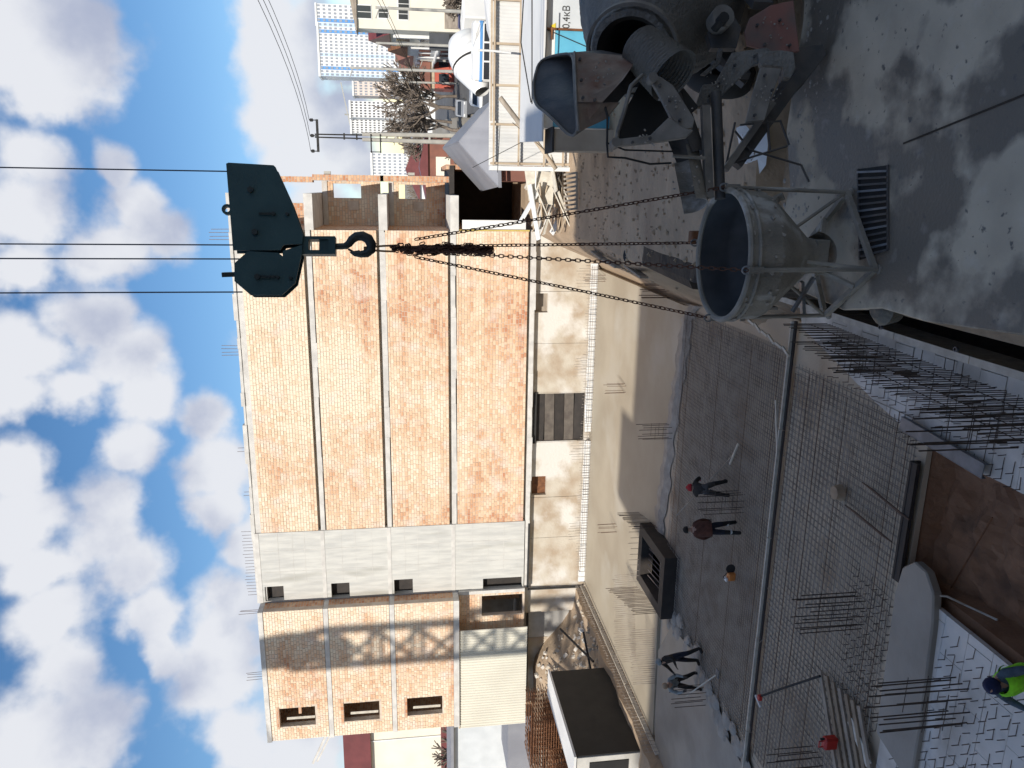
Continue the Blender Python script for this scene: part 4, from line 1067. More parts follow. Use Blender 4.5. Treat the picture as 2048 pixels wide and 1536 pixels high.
# bucket ----------------------------------------------------------
BC = Vector((-.69, 8.12, 0)); legs = [Vector((.02,8.12,.02)), Vector((-.77,7.42,.02)), Vector((-1.40,8.26,.02)), Vector((-.60,8.84,.02))]
bk = thing('concrete_bucket', 'cement-coated steel concrete bucket standing on the platform edge', 'concrete bucket', BC)
RB, ZT = .715, 1.47
MB().lathe([(RB,ZT),(RB+.012,ZT-.05),(RB,ZT-.10),(RB-.005,1.12),(.69,1.06),(.58,.92),(.215,.50),(.20,.42),(.185,.42),(.20,.52),(.56,.93),(.665,1.07),(RB-.025,1.13),(RB-.025,ZT)], BC, 48).build('bowl', bucket_m, bk, smooth=True)
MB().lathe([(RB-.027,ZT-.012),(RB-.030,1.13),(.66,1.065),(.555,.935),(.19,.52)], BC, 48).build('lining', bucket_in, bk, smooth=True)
prof = [(RB+.035*cos(a), ZT-.01+.035*sin(a)) for a in [2*pi*i/8 for i in range(9)]]
MB().lathe(prof, BC, 48).build('rim_ring', bucket_m, bk, smooth=True)
prof = [(RB+.008+.022*cos(a), ZT-.11+.022*sin(a)) for a in [2*pi*i/8 for i in range(9)]]
MB().lathe(prof, BC, 48).build('rim_ring', bucket_m, bk, smooth=True)
crust = MB()
for i in range(260):
    a = random.uniform(0,2*pi); z = random.choice([ZT-.11, ZT-.02, random.uniform(1.12,ZT), 1.10]); rr_ = RB+.012 if z > 1.1 else .70
    r_ = random.uniform(.008,.028); p_ = BC+Vector((cos(a)*rr_, sin(a)*rr_, z))
    crust.rbox(p_, (r_*random.uniform(.6,1.2), r_*random.uniform(1,2.4), r_*random.uniform(.8,2.5)), Euler((random.uniform(-.6,.6),0,a)).to_matrix())
tag(crust.build('cement_crust', rough_conc, bk), kind='stuff')
tops = []
for L in legs:
    d = Vector((L.x-BC.x, L.y-BC.y, 0)).normalized(); tp = Vector((BC.x,BC.y,0))+d*(RB+.03)+Vector((0,0,ZT-.02)); tops.append(tp)
    MB().tube([Vector((L.x,L.y,.0)), tp], .024, 10).build('leg', bucket_m, bk, smooth=True)
    MB().lathe([(.05,0),(.05,.02),(0,.02)], (L.x,L.y,.0), 10).build('foot', bucket_m, bk)
    MB().beam(tp+Vector((0,0,-.12)), tp+Vector((0,0,.04)), .07,.03).build('leg_bracket', bucket_m, bk)
for a, b in ((0,1),(1,2),(2,3),(3,0)):
    MB().beam(legs[a]+Vector((0,0,.035)), legs[b]+Vector((0,0,.035)), .055,.055).build('base_rail', bucket_m, bk)
for k, L in enumerate(legs):
    c = Vector((BC.x,BC.y,.62)); d = Vector((L.x-BC.x,L.y-BC.y,0)).normalized()
    MB().tube([L+Vector((0,0,.05)), c+d*.32], .020, 8).build('brace', bucket_m, bk, smooth=True)
# discharge gate: curved shells, arm and lever
MB().box(BC.x-.19,BC.x+.19,BC.y-.17,BC.y+.17,.28,.43).build('outlet', bucket_m, bk, bevel=.01)
MB().lathe([(.24,-.17),(.24,.17)], (BC.x,BC.y,.42), 10, Euler((pi/2,0,rad(20))).to_matrix(), pi*1.05, pi*1.95).build('gate_shell', bucket_m, bk, smooth=True)
MB().beam(Vector((BC.x-.22,BC.y-.2,.45)), Vector((BC.x-.62,BC.y-.12,.62)), .05,.03).build('gate_lever', steel, bk)
MB().beam(Vector((BC.x-.30,BC.y+.05,.45)), Vector((BC.x-.72,BC.y+.16,.32)), .06,.04).build('gate_arm', steel, bk)
MB().tube([Vector((BC.x+.25,BC.y+.2,.95)), Vector((BC.x+.62,BC.y+.55,.62)), Vector((BC.x+.66,BC.y+.5,.55))], [.07,.05,.05], 8).build('side_handle', bucket_m, bk, smooth=True)
MB().beam(legs[0].lerp(legs[3],.5)+Vector((0,0,.06)), Vector((BC.x,BC.y,.3)), .05,.05).build('brace', bucket_m, bk)
MB().beam(legs[1].lerp(legs[2],.35)+Vector((0,0,.06)), Vector((BC.x-.15,BC.y-.1,.34)), .05,.05).build('brace', bucket_m, bk)
# chains: every link its own piece
pt = [Vector((.0135*cos(a)*1.35, 0, .024*sin(a) + (.011 if sin(a) > 0 else -.011))) for a in [2*pi*i/10 for i in range(10)]]
lk = MB(); lk.tube(pt+[pt[0]], .0062, 5, False); lo = lk.build('link_proto', chain_m, smooth=True); lkm = lo.data; bpy.data.objects.remove(lo)
PITCH_L = .055
def chain(label, pts, group):
    root = thing('lifting_chain', label, 'chain', pts[0], group)
    seg = []; 
    for a, b in zip(pts[:-1], pts[1:]): seg.append((Vector(a), Vector(b)))
    carry = 0; k = 0
    for a, b in seg:
        L = (b-a).length; d = (b-a)/L; s_ = carry
        while s_ < L:
            q = (-d).to_track_quat('Z','Y').to_matrix() @ Matrix.Rotation((k % 2)*pi/2+random.uniform(-.2,.2), 3, 'Z')
            inst('link', lkm, root, a+d*s_-wloc(root), q.to_euler()); s_ += PITCH_L; k += 1
        carry = s_-L
    return root
gp = onplane(790,497)
hook_eye = onplane(745,497)
GC = 'lifting chains between hook and bucket rim'
labs = ['rusty lifting chain running to the bucket rim side nearest the truck chute','rusty lifting chain running to the near side of the bucket rim','rusty lifting chain running to the bucket rim side over the pit','rusty lifting chain running to the far side of the bucket rim']
startp = [onplane(835,478), onplane(840,503), onplane(835,515), onplane(840,493)]
for k in range(4):
    e_ = tops[k]+Vector((0,0,.06)); m_ = startp[k].lerp(e_,.6)+Vector((0,0,-.035))
    chain(labs[k], [startp[k], startp[k].lerp(e_,.3)+Vector((0,0,-.02)), m_, e_], GC)
    sh = MB(); ring = [Vector((.04*cos(a),0,.05*sin(a))) for a in [2*pi*i/12 for i in range(13)]]
    sh.tube([tops[k]+Vector((0,0,.06))+p for p in ring], .010, 6, False); tag(sh.build('shackle', steel, smooth=True), ['shackle on the bucket leg top nearest the truck chute','shackle on the near bucket leg top','shackle on the bucket leg top over the pit','shackle on the far bucket leg top'][k], 'shackle', 'shackles on the bucket rim')
# hanging bundle of gathered chain with sling eyes
t = thing('chain_bundle', 'thick bundle of gathered rusty chain hanging under the hook', 'chain', hook_eye)
for s in (-1,1):
    MB().tube([hook_eye+RGT*(s*.01)+Vector((0,0,.10)), hook_eye+RGT*(s*.03)+Vector((0,0,-.12)), gp+RGT*(s*.035)], .013, 6).build('sling_eye', mat('brass_rust', (.28,.15,.05), (.18,.09,.04), 10, .6), t)
nb = 0
for i in range(150):
    f = random.random(); p = onplane(785+f*200, 497+f*2)
    w = (.03+.05*min(1,f*4)) if f < .3 else .062
    p = p + RGT*random.uniform(-w,w) + hn*random.uniform(-w,w)
    inst('link', lkm, t, p-wloc(t), Euler((random.uniform(-.5,.5),random.uniform(-.5,.5),random.uniform(0,6)))); nb += 1
cores = MB()
for i in range(9):
    a = random.uniform(0,6.28); q = Vector((cos(a),sin(a),0))*random.uniform(.01,.045)
    cores.tube([onplane(800,497)+q*.6, onplane(860,498)+q, onplane(985,499)+q*1.05], .012, 5)
cores.build('bundle_core', chain_m, t)
# ribbed steel grating in the platform
t = thing('floor_grating', 'dark ribbed steel grating on the platform in front of the bucket', 'grating', atz(1750,420,0))
g0, g1, g2, g3 = atz(1718,338,.0), atz(1778,330,.0), atz(1778,500,.0), atz(1722,520,.0)
MB().sheet([(p.x,p.y,.004) for p in (g0,g1,g2,g3)]).build('pan', rubber, t)
for i in range(14):
    f = (i+.5)/14; a = g0.lerp(g3,f)+Vector((0,0,.02)); b = g1.lerp(g2,f)+Vector((0,0,.02)) + (g2-g1).normalized()*.03
    MB().beam(a,b,.022,.022).build('rib', truck_dark if i%3 else steel, t)
for a,b in ((g0,g3),(g1,g2)): MB().beam(a+Vector((0,0,.012)),b+Vector((0,0,.012)),.02,.02).build('frame_bar', truck_dark, t)
# lump of concrete overhanging the platform edge
q = atz(1755,615,-.05)
tag(MB().lathe([(0,.03),(.12,.02),(.20,-.06),(.16,-.22),(0,-.26)], q, 14).build('concrete_lump', mat('dark_wet_lump', (.13,.12,.095), (.09,.083,.068), 5, .6, bump=.02), smooth=True, loc=q), 'wet lump of concrete hanging over the platform edge beside the bucket feet', 'concrete')
# ================================================================ mixer truck (rear end reaches into the picture)
Mo = dep(1262,105,8.6); Bl = dep(1318,0,9.8); ax = (Bl-Mo).normalized(); AL = (Bl-Mo).length
hd_ = Vector((ax.x, ax.y, 0)).normalized(); rv = Vector((hd_.y, -hd_.x, 0))
TR = thing('mixer_truck', 'cement-crusted concrete mixer truck with dark drum and rusty chutes behind the bucket', 'mixer truck', (Bl.x, Bl.y, 0))
Rd = ax.to_track_quat('Z','Y').to_matrix()
drum_ = MB().lathe([(.40,-.02),(.46,0),(.47,.06),(.44,.08),(.60,.45),(.86,1.05),(1.03,AL-.15),(1.07,AL),(1.07,AL+.08),(1.09,AL+.1),(1.09,AL+.22),(1.07,AL+.24),(1.07,AL+1.5),(.95,AL+2.1),(.6,AL+2.9),(0,AL+3.0)], Mo, 96, Rd).build('drum', dirt_truck, TR, smooth=True)
sd_ = drum_.modifiers.new('s','SUBSURF'); sd_.subdivision_type = 'SIMPLE'; sd_.levels = sd_.render_levels = 2
tx_ = bpy.data.textures.new('crust','CLOUDS'); tx_.noise_scale = .10; tx_.noise_depth = 3
dm_ = drum_.modifiers.new('d','DISPLACE'); dm_.texture = tx_; dm_.strength = .045; dm_.texture_coords = 'LOCAL'
MB().lathe([(.40,-.02),(.34,.05),(.30,.5),(0,.9)], Mo, 32, Rd).build('drum_mouth', black_m, TR, smooth=True)
MB().lathe([(.50,.02),(.535,.02),(.535,.10),(.50,.10),(.50,.02)], Mo, 40, Rd).build('mouth_ring', truck_grey, TR, smooth=True)
def D(x, y, d): return dep(x, y, d)
def plate(name, px, d, m_, th=.03, slope=0):
    P = [D(x, y, d[i] if isinstance(d,(list,tuple)) else d) for i,(x,y) in enumerate(px)]
    MB().prism(P, FWD*th).build(name, m_, TR, bevel=min(.006, th*.2))
# charging hopper: funnel walls from rim to throat
rim = [D(*p) for p in [(1078,122,8.9),(1066,165,8.7),(1068,208,8.4),(1098,230,8.1),(1142,276,7.9),(1156,262,7.8),(1150,200,7.8),(1148,150,8.0),(1146,106,8.4),(1110,110,8.8)]]
def chaikin(P):
    out = []
    for i in range(len(P)):
        a, b = P[i], P[(i+1)%len(P)]; out += [a.lerp(b,.22), a.lerp(b,.78)]
    return out
rim = chaikin(chaikin(rim))
thr_c = D(1262,135,8.35); thr = []
for i in range(len(rim)):
    d = (rim[i]-sum(rim,Vector())/len(rim)); thr.append(thr_c+d*.28)
hp_ = MB(); n = len(rim)
for i in range(n):
    j = (i+1)%n; a,b,c,d = rim[i],rim[j],thr[j],thr[i]
    hp_.add([a,b,b.lerp(c,.5)+(b-sum(rim,Vector())/n)*.12,a.lerp(d,.5)+(a-sum(rim,Vector())/n)*.12],[(0,1,2,3)]); hp_.add([a.lerp(d,.5)+(a-sum(rim,Vector())/n)*.12,b.lerp(c,.5)+(b-sum(rim,Vector())/n)*.12,c,d],[(0,1,2,3)])
ho = hp_.build('hopper', truck_dark, TR, smooth=True, weld=.002); sm = ho.modifiers.new('t','SOLIDIFY'); sm.thickness = .012
MB().tube(rim+[rim[0]], .016, 6, False).build('hopper_rim', truck_grey, TR, smooth=True)
# rusty outer cheek of the hopper, bent in two
plate('hopper_cheek', [(1147,104),(1150,160),(1152,205),(1205,205),(1246,160),(1268,128),(1262,112)], [8.25,7.95,7.7,7.7,7.85,8.05,8.2], truck_rust, .02)
plate('hopper_cheek', [(1153,207),(1160,262),(1212,238),(1240,205),(1204,206)], [7.7,7.75,7.8,7.8,7.72], truck_rust, .02)
MB().tube([D(1149,104,8.2),D(1153,206,7.66),D(1157,262,7.7)], .014, 6).build('hopper_lip', truck_grey, TR, smooth=True)
# ribbed collector, discharge funnel
cl = MB(); nr = 14
a0, a1 = D(1278,92,8.2), D(1345,150,7.95)
q0 = (a1-a0).normalized(); Rq = q0.to_track_quat('Z','Y').to_matrix(); L = (a1-a0).length
prof = []
for i in range(nr+1): prof += [(.225+.05*i/nr, L*i/nr),(.245+.05*i/nr, L*(i+.5)/nr)]
cl.lathe(prof, a0, 24, Rq); cl.build('ribbed_collector', dirt_truck, TR, smooth=True)
plate('collector_back', [(1288,150),(1345,152),(1395,215),(1330,275),(1232,285),(1238,240),(1262,200)], 8.35, black_m, .08)
MB().tube([D(1285,150,7.9),D(1262,172,7.75),D(1248,225,7.7),D(1236,262,7.75),D(1234,275,7.85)], .022, 7).build('chute_lip', truck_grey, TR, smooth=True)
# V-shaped swing bracket of the chute
plate('swing_bracket', [(1300,162),(1318,154),(1345,172),(1388,240),(1384,258),(1360,262),(1338,232),(1320,196)], 7.75, truck_grey, .06)
plate('swing_bracket', [(1337,236),(1366,258),(1386,262),(1372,276),(1322,284),(1240,293),(1222,290),(1224,281),(1300,272)], 7.72, truck_grey, .06)
MB().lathe([(0,-.05),(.05,-.05),(.05,.05),(0,.05)], D(1304,158,7.72), 12, Rh).build('pivot', truck_grey, TR, smooth=True)
MB().lathe([(0,-.05),(.05,-.05),(.05,.05),(0,.05)], D(1230,287,7.70), 12, Rh).build('pivot', truck_grey, TR, smooth=True)
# discharge trough ending above the bucket
def trough(name, a, b, r, m_):
    d = (b-a).normalized(); R_ = d.to_track_quat('Z','Y').to_matrix(); s_ = R_.inverted() @ Vector((0,0,-1)); ang = math.atan2(s_.y, s_.x)
    MB().lathe([(r,0),(r*.95,(b-a).length),(r*.95-.012,(b-a).length),(r-.012,0)], a, 16, R_, ang-pi*.52, ang+pi*.52).build(name, m_, TR, smooth=True)
trough('chute', D(1330,205,8.5), D(1372,318,8.5), .24, truck_dark)
trough('chute', D(1362,308,8.5), D(1382,412,8.35), .20, bucket_m)
MB().tube([D(1345,312,8.25),D(1410,316,8.25)], .02, 6).build('chute_hoop', bucket_m, TR)
# horizontal support arms
MB().tube([D(1432,185,8.35),D(1440,398,8.35)], .06, 12).build('support_arm', truck_dark, TR, smooth=True)
MB().beam(D(1410,212,8.3), D(1418,396,8.3), .07,.09).build('support_arm', truck_grey, TR)
plate('rear_bracket', [(1390,216),(1404,172),(1428,170),(1462,108),(1532,98),(1545,108),(1520,128),(1505,132),(1420,214)], 8.5, dirt_truck, .08)
plate('side_fin', [(1400,150),(1432,122),(1436,96),(1446,100),(1440,128),(1410,152)], 8.6, dirt_truck, .03)
plate('step_plate', [(1520,136),(1562,139),(1540,200),(1528,242),(1490,246),(1504,190)], 8.3, truck_grey, .05)
plate('tail_guard', [(1498,38),(1540,12),(1586,2),(1598,104),(1558,108),(1494,92),(1488,66)], 8.7, red_dirty, .04)
plate('hinge_box', [(1512,108),(1560,104),(1584,108),(1588,138),(1578,160),(1564,158),(1564,138),(1520,134)], 8.45, dirt_truck, .10)
plate('frame_cheek', [(1545,104),(1642,92),(1650,112),(1600,176),(1545,232),(1530,222),(1560,165)], 8.9, truck_dark, .10)
MB().beam(D(1600,150,8.8), D(1470,330,8.6), .10,.14).build('chassis_spar', truck_dark, TR)
MB().beam(D(1545,205,8.6), D(1450,340,8.5), .07,.07).build('chassis_spar', truck_grey, TR)
MB().lathe([(0,-.10),(.13,-.10),(.13,.10),(0,.10)], D(1440,40,8.6), 16, Rh).build('support_roller', truck_grey, TR, smooth=True)
MB().lathe([(0,-.12),(.06,-.12),(.06,.12),(0,.12)], D(1440,44,8.5), 10, Rh).build('roller_hub', rubber, TR, smooth=True)
plate('roller_stand', [(1455,20),(1480,60),(1470,100),(1420,100),(1412,70)], 8.75, truck_dark, .12)
# chassis rails, axle, wheels, mudguards
for s in (-.42,.42):
    a = Vector((Bl.x,Bl.y,.78))+rv*s-hd_*1.2; MB().beam(a, a+hd_*7.2, .09,.24).build('chassis_rail', truck_dark, TR)
for along in (.1,1.45):
    for s in (-1,1):
        c = Vector((Bl.x,Bl.y,.50))+hd_*along+rv*(s*.98); Rw = rv.to_track_quat('Z','Y').to_matrix()
        w = MB().lathe([(.20,-.14),(.46,-.16),(.50,-.11),(.50,.11),(.46,.16),(.20,.14)], c, 26, Rw).build('wheel', rubber, TR, smooth=True)
        MB().lathe([(0,-.06),(.26,-.08),(.28,-.13),(.28,.13),(.26,.08),(0,.06)], c, 18, Rw).build('rim', truck_grey, w, smooth=True)
    a = Vector((Bl.x,Bl.y,.5))+hd_*along; MB().tube([a-rv*.95,a+rv*.95], .08, 8).build('axle', truck_dark, TR)
c = Vector((Bl.x,Bl.y,1.75))+hd_*5.0; 
MB().rbox(c, (2.4,1.9,2.4), Matrix((rv,hd_,Vector((0,0,1)))).transposed()).build('cab', orange_p, TR, bevel=.08)
for s in (-1,1): MB().beam(Vector((Bl.x,Bl.y,.4))+rv*(s*.8)-hd_*.6, Vector((Bl.x,Bl.y,1.2))+rv*(s*.45)+hd_*.1, .10,.10).build('drum_stand', truck_dark, TR)
for (x,y,d) in [(1320,170,7.7),(1340,200,7.7),(1360,240,7.7),(1300,276,7.68),(1265,285,7.68),(1420,190,8.42),(1440,165,8.42),(1470,130,8.42),(1510,112,8.42),(1530,150,8.24),(1545,180,8.24),(1510,230,8.24),(1515,50,8.65),(1560,40,8.65),(1580,90,8.65),(1530,88,8.65),(1160,118,8.1),(1163,160,7.85),(1166,195,7.68),(1190,200,7.68)]:
    MB().lathe([(0,-.012),(.016,-.012),(.016,.02),(0,.02)], D(x,y,d), 6, Rh).build('bolt', truck_dark, TR)
sl_ = MB()
for i in range(110):
    x, y, d = random.choice([(1340,205,7.70),(1300,278,7.67),(1440,160,8.43),(1530,190,8.25),(1550,60,8.65),(1200,150,7.80),(1385,360,8.2)]); r_ = random.uniform(.004,.013)
    q_ = D(x+random.gauss(0,16), y+random.gauss(0,12), d)
    sl_.rbox(q_, (r_*1.6,r_,r_*1.6), Euler((random.uniform(0,3),random.uniform(0,3),0)).to_matrix())
tag(sl_.build('cement_splashes', rough_conc, TR), kind='stuff')
# thin hoses and stay rods
MB().tube([D(1208,205,7.8),D(1215,232,7.7),D(1214,290,7.7),D(1216,314,7.75),D(1250,316,7.8),D(1300,328,7.9),D(1342,326,8.0)], .012, 6).build('hose', rubber, TR, smooth=True)
MB().tube([D(1212,285,7.75),D(1250,300,7.8),D(1345,303,7.9)], .010, 6).build('hose', rubber, TR, smooth=True)
for a,b in [((1470,245),(1452,330)),((1452,330),(1575,292)),((1535,240),(1540,300)),((1560,240),(1578,290)),((1480,250),(1560,242)),((1500,300),(1602,330)),((1602,330),(1618,364)),((1470,262),(1500,300))]:
    MB().tube([D(*a,8.55),D(*b,8.55)], .013, 6).build('stay_rod', truck_dark, TR)
# pale sheet lying on the soil behind the truck
t = thing('plastic_sheet', 'pale wrinkled plastic sheet lying on the soil under the truck chute', 'sheet', atz(1510,300,-.1))
P = [(1474,250),(1480,300),(1488,345),(1502,357),(1520,352),(1536,330),(1540,290),(1536,250),(1520,236),(1490,240)]
w = [atz(x,y,-.02) for x,y in P]; cen = sum(w,Vector())/len(w)
m = MB()
for i in range(len(w)):
    a,b = w[i],w[(i+1)%len(w)]; m.add([cen+Vector((0,0,.10)),a.lerp(cen,.5)+Vector((0,0,random.uniform(.07,.14))),b.lerp(cen,.5)+Vector((0,0,random.uniform(.07,.14)))],[(0,1,2)])
    m.add([a+Vector((0,0,.03)),b+Vector((0,0,.03)),b.lerp(cen,.5)+Vector((0,0,.09)),a.lerp(cen,.5)+Vector((0,0,.09))],[(0,1,2,3)])
m.build('sheet', white_p, t)
# ================================================================ right-hand side: kiosk, fence, street
K = thing('transformer_kiosk', 'grey transformer kiosk with cyan doors and voltage lettering behind the truck', 'kiosk', (4,24,-1.2))
YK = 23.0
xb = aty(1130,58,YK).x; xl = aty(1180,258,YK).x
ztop = aty(1090,60,YK).z; zbl = aty(1110,100,YK).z
MB().box(xl+.06,8.5,YK+.06,24.5,-1.3,ztop).build('body', grey_paint, K)
MB().box(xb,8.5,YK,YK+.055,-1.2,ztop-.005).build('front_panel', grey_paint, K)
for i in range(3):
    w = (xb-xl)/3; MB().box(xl+i*w+.02,xl+(i+1)*w-.02,YK+.0,YK+.05,-1.15,zbl).build('door', cyan_paint, K, bevel=.006)
MB().box(xl,xb-.02,YK-.01,YK+.055,zbl+.01,ztop-.004).build('lintel', white_p, K)
MB().tube([(xb-.02,YK-.05,-1.2),(xb-.02,YK-.05,ztop+.05)], .035, 8).build('corner_pipe', rust, K)
MB().beam((xb-.30,YK-.05,zbl+.12),(xb+.02,YK-.05,zbl+.12),.05,.05).build('pipe_bracket', rust, K)
MB().beam((xb-.55,YK-.04,-.6),(xb-.02,YK-.06,zbl+.35),.02,.02).build('stay', rubber, K)
tri = MB(); p = aty(1106,52,YK); tri.prism([(p.x-.08,YK-.02,p.z-.07),(p.x+.08,YK-.02,p.z-.07),(p.x,YK-.02,p.z+.08)], (0,.012,0)); tri.build('warning_sign', mat('warning_yellow', (.70,.55,.05), (.62,.48,.04), 3, .5), K)
# lettering
fc = bpy.data.curves.new('lettering','FONT'); fc.body = '0,4кВ'; fc.size = .30; fc.extrude = .004; fc.align_x = 'CENTER'; fc.align_y = 'CENTER'; fc.offset = .0
fo = bpy.data.objects.new('lettering_tmp', fc); COL.objects.link(fo)
dg = bpy.context.evaluated_depsgraph_get(); fm = bpy.data.meshes.new_from_object(fo.evaluated_get(dg)); bpy.data.objects.remove(fo)
fm.materials.clear(); fm.materials.append(rubber)
p = aty(1133,34,YK); lo = bpy.data.objects.new('lettering', fm); COL.objects.link(lo); lo.parent = K
lo.location = Vector((p.x, YK-.008, p.z))-wloc(K); lo.rotation_euler = (pi/2,0,0); lo.scale = (.85,1.0,1)
# low-pitched roof
rf = MB(); e0 = aty(1088,60,YK-.25).z; eb = aty(1042,100,26.8).z
rf.add([(xl-.4,YK-.3,e0),(9,YK-.3,e0),(9,26.8,eb),(xl-.2,26.8,eb)],[(0,1,2,3)])
rf.add([(xl-.4,YK-.3,e0-.05),(9,YK-.3,e0-.05),(9,26.8,eb-.05),(xl-.2,26.8,eb-.05)],[(0,3,2,1)])
rf.add([(xl-.4,YK-.3,e0-.05),(9,YK-.3,e0-.05),(9,YK-.3,e0),(xl-.4,YK-.3,e0)],[(0,1,2,3)])
rf.add([(xl-.4,YK-.3,e0-.05),(xl-.4,YK-.3,e0),(xl-.2,26.8,eb),(xl-.2,26.8,eb-.05)],[(0,1,2,3)])
rf.build('roof', white_sheet, K)
# hanging cables in front of it
for k,(a,b,c_) in enumerate([((1048,-20),(1042,85),(1062,205)),((1064,-20),(1064,90),(1064,208)),((1094,20),(1092,90),(1090,125))]):
    tag(MB().tube([aty(*a,22.4),aty(*b,22.4),aty(*c_,22.4)], .018, 6).build('cable', rubber, smooth=True), ['sagging black cable in front of the kiosk roof','straight black cable in front of the kiosk roof','thin black cable on the kiosk front'][k], 'cable')
# beige masonry block at the kiosk's left
t = thing('masonry_block', 'beige rendered block with dark cap beside the cyan kiosk doors', 'block', (1.6,22.6,-1.2))
xa, xz = aty(1150,302,22.3).x, aty(1150,258,22.3).x; zt = aty(1108,280,22.3).z
MB().box(xa,xz,22.3,23.4,-1.4,zt).build('body', mat('beige_render', (.36,.31,.25), (.29,.25,.20), 1.5, .9), t, bevel=.01)
MB().box(xa-.05,xz+.05,22.25,23.45,zt+.002,zt+.06).build('cap', rubber, t)
# timber framed white sheet fence
Fn = thing('sheet_fence', 'white sheet fence on a pale timber frame between building and kiosk', 'fence', (3,30,-1.4))
fx0, fx1 = .88, 8.4; fz0, fz1 = -1.5, 1.72
V = []; F = []; n = 120
for i in range(n+1):
    xx = fx0+(fx1-fx0)*i/n; yy = 30.1+(.02 if i % 2 else 0); V += [(xx,yy,fz0),(xx,yy,fz1)]
for i in range(n): F.append((2*i,2*i+2,2*i+3,2*i+1))
m = MB(); m.add(V,F); m.add([(x,y+.025,z) for x,y,z in V],F); m.build('profiled_sheet', white_sheet, Fn)
for x in (.92,2.35,3.75,5.2,6.7): MB().box(x,x+.08,29.95,30.06,fz0,fz1-.05).build('post', timber, Fn)
for z in (1.52,.55,-.45,-1.2): MB().box(fx0,fx1,29.90,29.945,z,z+.07).build('rail', timber, Fn)
MB().box(.70,.86,29.9,30.3,fz0,fz1-.02).build('end_board', white_p, Fn)
MB().box(2.5,8.4,29.86,29.9,1.63,1.70).build('top_board', timber, Fn)
# leaning log
tag(MB().tube([aty(1000,195,28.6),aty(1048,258,28.4)], .09, 10).build('log', old_timber, smooth=True), 'short dirty log leaning against the top of the fence', 'log')
tag(MB().tube([aty(1045,245,28.0),aty(1112,338,27.6)], .075, 10).build('pole', timber, smooth=True), 'pale debarked pole leaning across the sheet fence', 'pole')
tag(MB().tube([aty(955,100,29.0),aty(988,102,29.0),aty(1022,106,29.0)], .04, 8).build('post_hook', white_p, smooth=True), 'short white post with a loop above the fence near the white truck', 'post')
for k,(a,b) in enumerate([((945,335),(1075,268)),((1025,245),(1090,300)),((1000,250),(995,345))]):
    tag(MB().tube([aty(*a,27.5),aty(*b,27.4)], .012, 5).build('wire', rubber), ['thin wire crossing the fence from roof to ground','slack wire in front of the fence beside the pole','thin wire from the garage roof to the fence'][k], 'wire')
# timber and sheet debris heap in front of the dark bay
t = thing('board_heap', 'sunlit heap of pale boards and sheets below the dark bay', 'timber pile', (.3,33,-1.4))
for i in range(60):
    a = aty(1060+random.uniform(0,85), 340+random.uniform(0,95), 31.5+random.uniform(-1.6,1.6)); a.z = max(a.z, -1.7)
    R_ = Euler((random.uniform(-.4,.4),random.uniform(-.5,.5),random.uniform(-.4,.4))).to_matrix()
    MB().rbox(a,(random.uniform(1.0,2.2),random.uniform(.14,.32),.04),R_).build('board', random.choice([white_board,timber,white_p,white_board]), t)
q = [aty(*p,30.2) for p in [(1052,338),(1060,402),(1105,410),(1112,345)]]
MB().prism([Vector((p.x,p.y+.6*random.random(),p.z)) for p in q],(0,.04,0)).build('sheet', white_board, t)
pal = thing('slatted_pallet', 'grey slatted pallet leaning at the foot of the board heap', 'pallet', (0,28.6,-1.4))
for i in range(9):
    f = i/8; a = aty(1134,350+70*f,28.4); b = aty(1154,345+72*f,28.0); a.z += .12
    MB().beam(a,b,.07,.03).build('slat', old_timber, pal)
MB().beam(aty(1152,345,28.0)-Vector((0,0,.03)),aty(1152,418,28.0)-Vector((0,0,.03)),.08,.05).build('bearer', old_timber, pal)
# earth and stones on the bank
m = MB()
for i in range(700):
    x = random.uniform(-2.6,3.2); y = random.uniform(10.2,29); z = ground_z(x,y); r = random.uniform(.010,.045)
    m.rbox((x,y,z+r*.3),(r*random.uniform(1,2.6),r*random.uniform(1,2),r*1.4),Euler((random.uniform(0,3),random.uniform(0,3),0)).to_matrix())
tag(m.build('stones', soil), 'small stones and clods on the earth bank', 'stones', kind='stuff')
t = thing('bank_boards', 'weathered boards holding the top of the earth bank behind the bucket', 'boards', (-1.8,20,-.9))
for i in range(5):
    y = 13.5+i*2.6; z = ground_z(-1.9,y)+.1; MB().beam((-2.15,y,z-.15),(-2.1+random.uniform(-.1,.1),y+2.3,z-.38),.05,.22).build('board', old_timber, t)
k_ = atz(1402,475,-.05); tag(MB().rbox(k_+Vector((0,0,.1)),(.22,.18,.2)).build('rusty_box', rust, bevel=.02), 'small rusty steel fitting on the soil behind the bucket', 'fitting')
q = atz(1262,508,-.9); t = thing('rubber_buffer', 'dark rubber buffer lying on the earth bank edge', 'buffer', q)
MB().lathe([(.10,-.06),(.24,-.06),(.24,.06),(.10,.06),(.10,-.06)], q, 16, Euler((.4,.3,0)).to_matrix()).build('tyre', rubber, t, smooth=True)
# garage with grey hipped roof behind the fence
Ga = thing('garage', 'small garage with grey pitched roof behind the white sheet fence', 'garage', (1.9,37,-1.5))
MB().box(.35,3.5,34.5,40,-1.6,.95).build('wall', brick_far, Ga)
rp = MB(); A_,B_ = (2.0,35.2,2.5),(2.05,41.5,2.9)
c0,c1,c2,c3 = (.12,34.0,.85),(3.75,34.0,1.0),(4.0,41.5,1.0),(-.1,41.5,.85)
for f in ([c0,A_,B_,c3],[c1,c2,B_,A_],[c0,c1,A_]): rp.add(f,[tuple(range(len(f)))])
ro = rp.build('roof', roof_grey, Ga); sm = ro.modifiers.new('t','SOLIDIFY'); sm.thickness = .05
MB().beam((.06,33.9,.80),(3.8,33.9,.95),.04,.14).build('fascia', roof_grey, Ga)
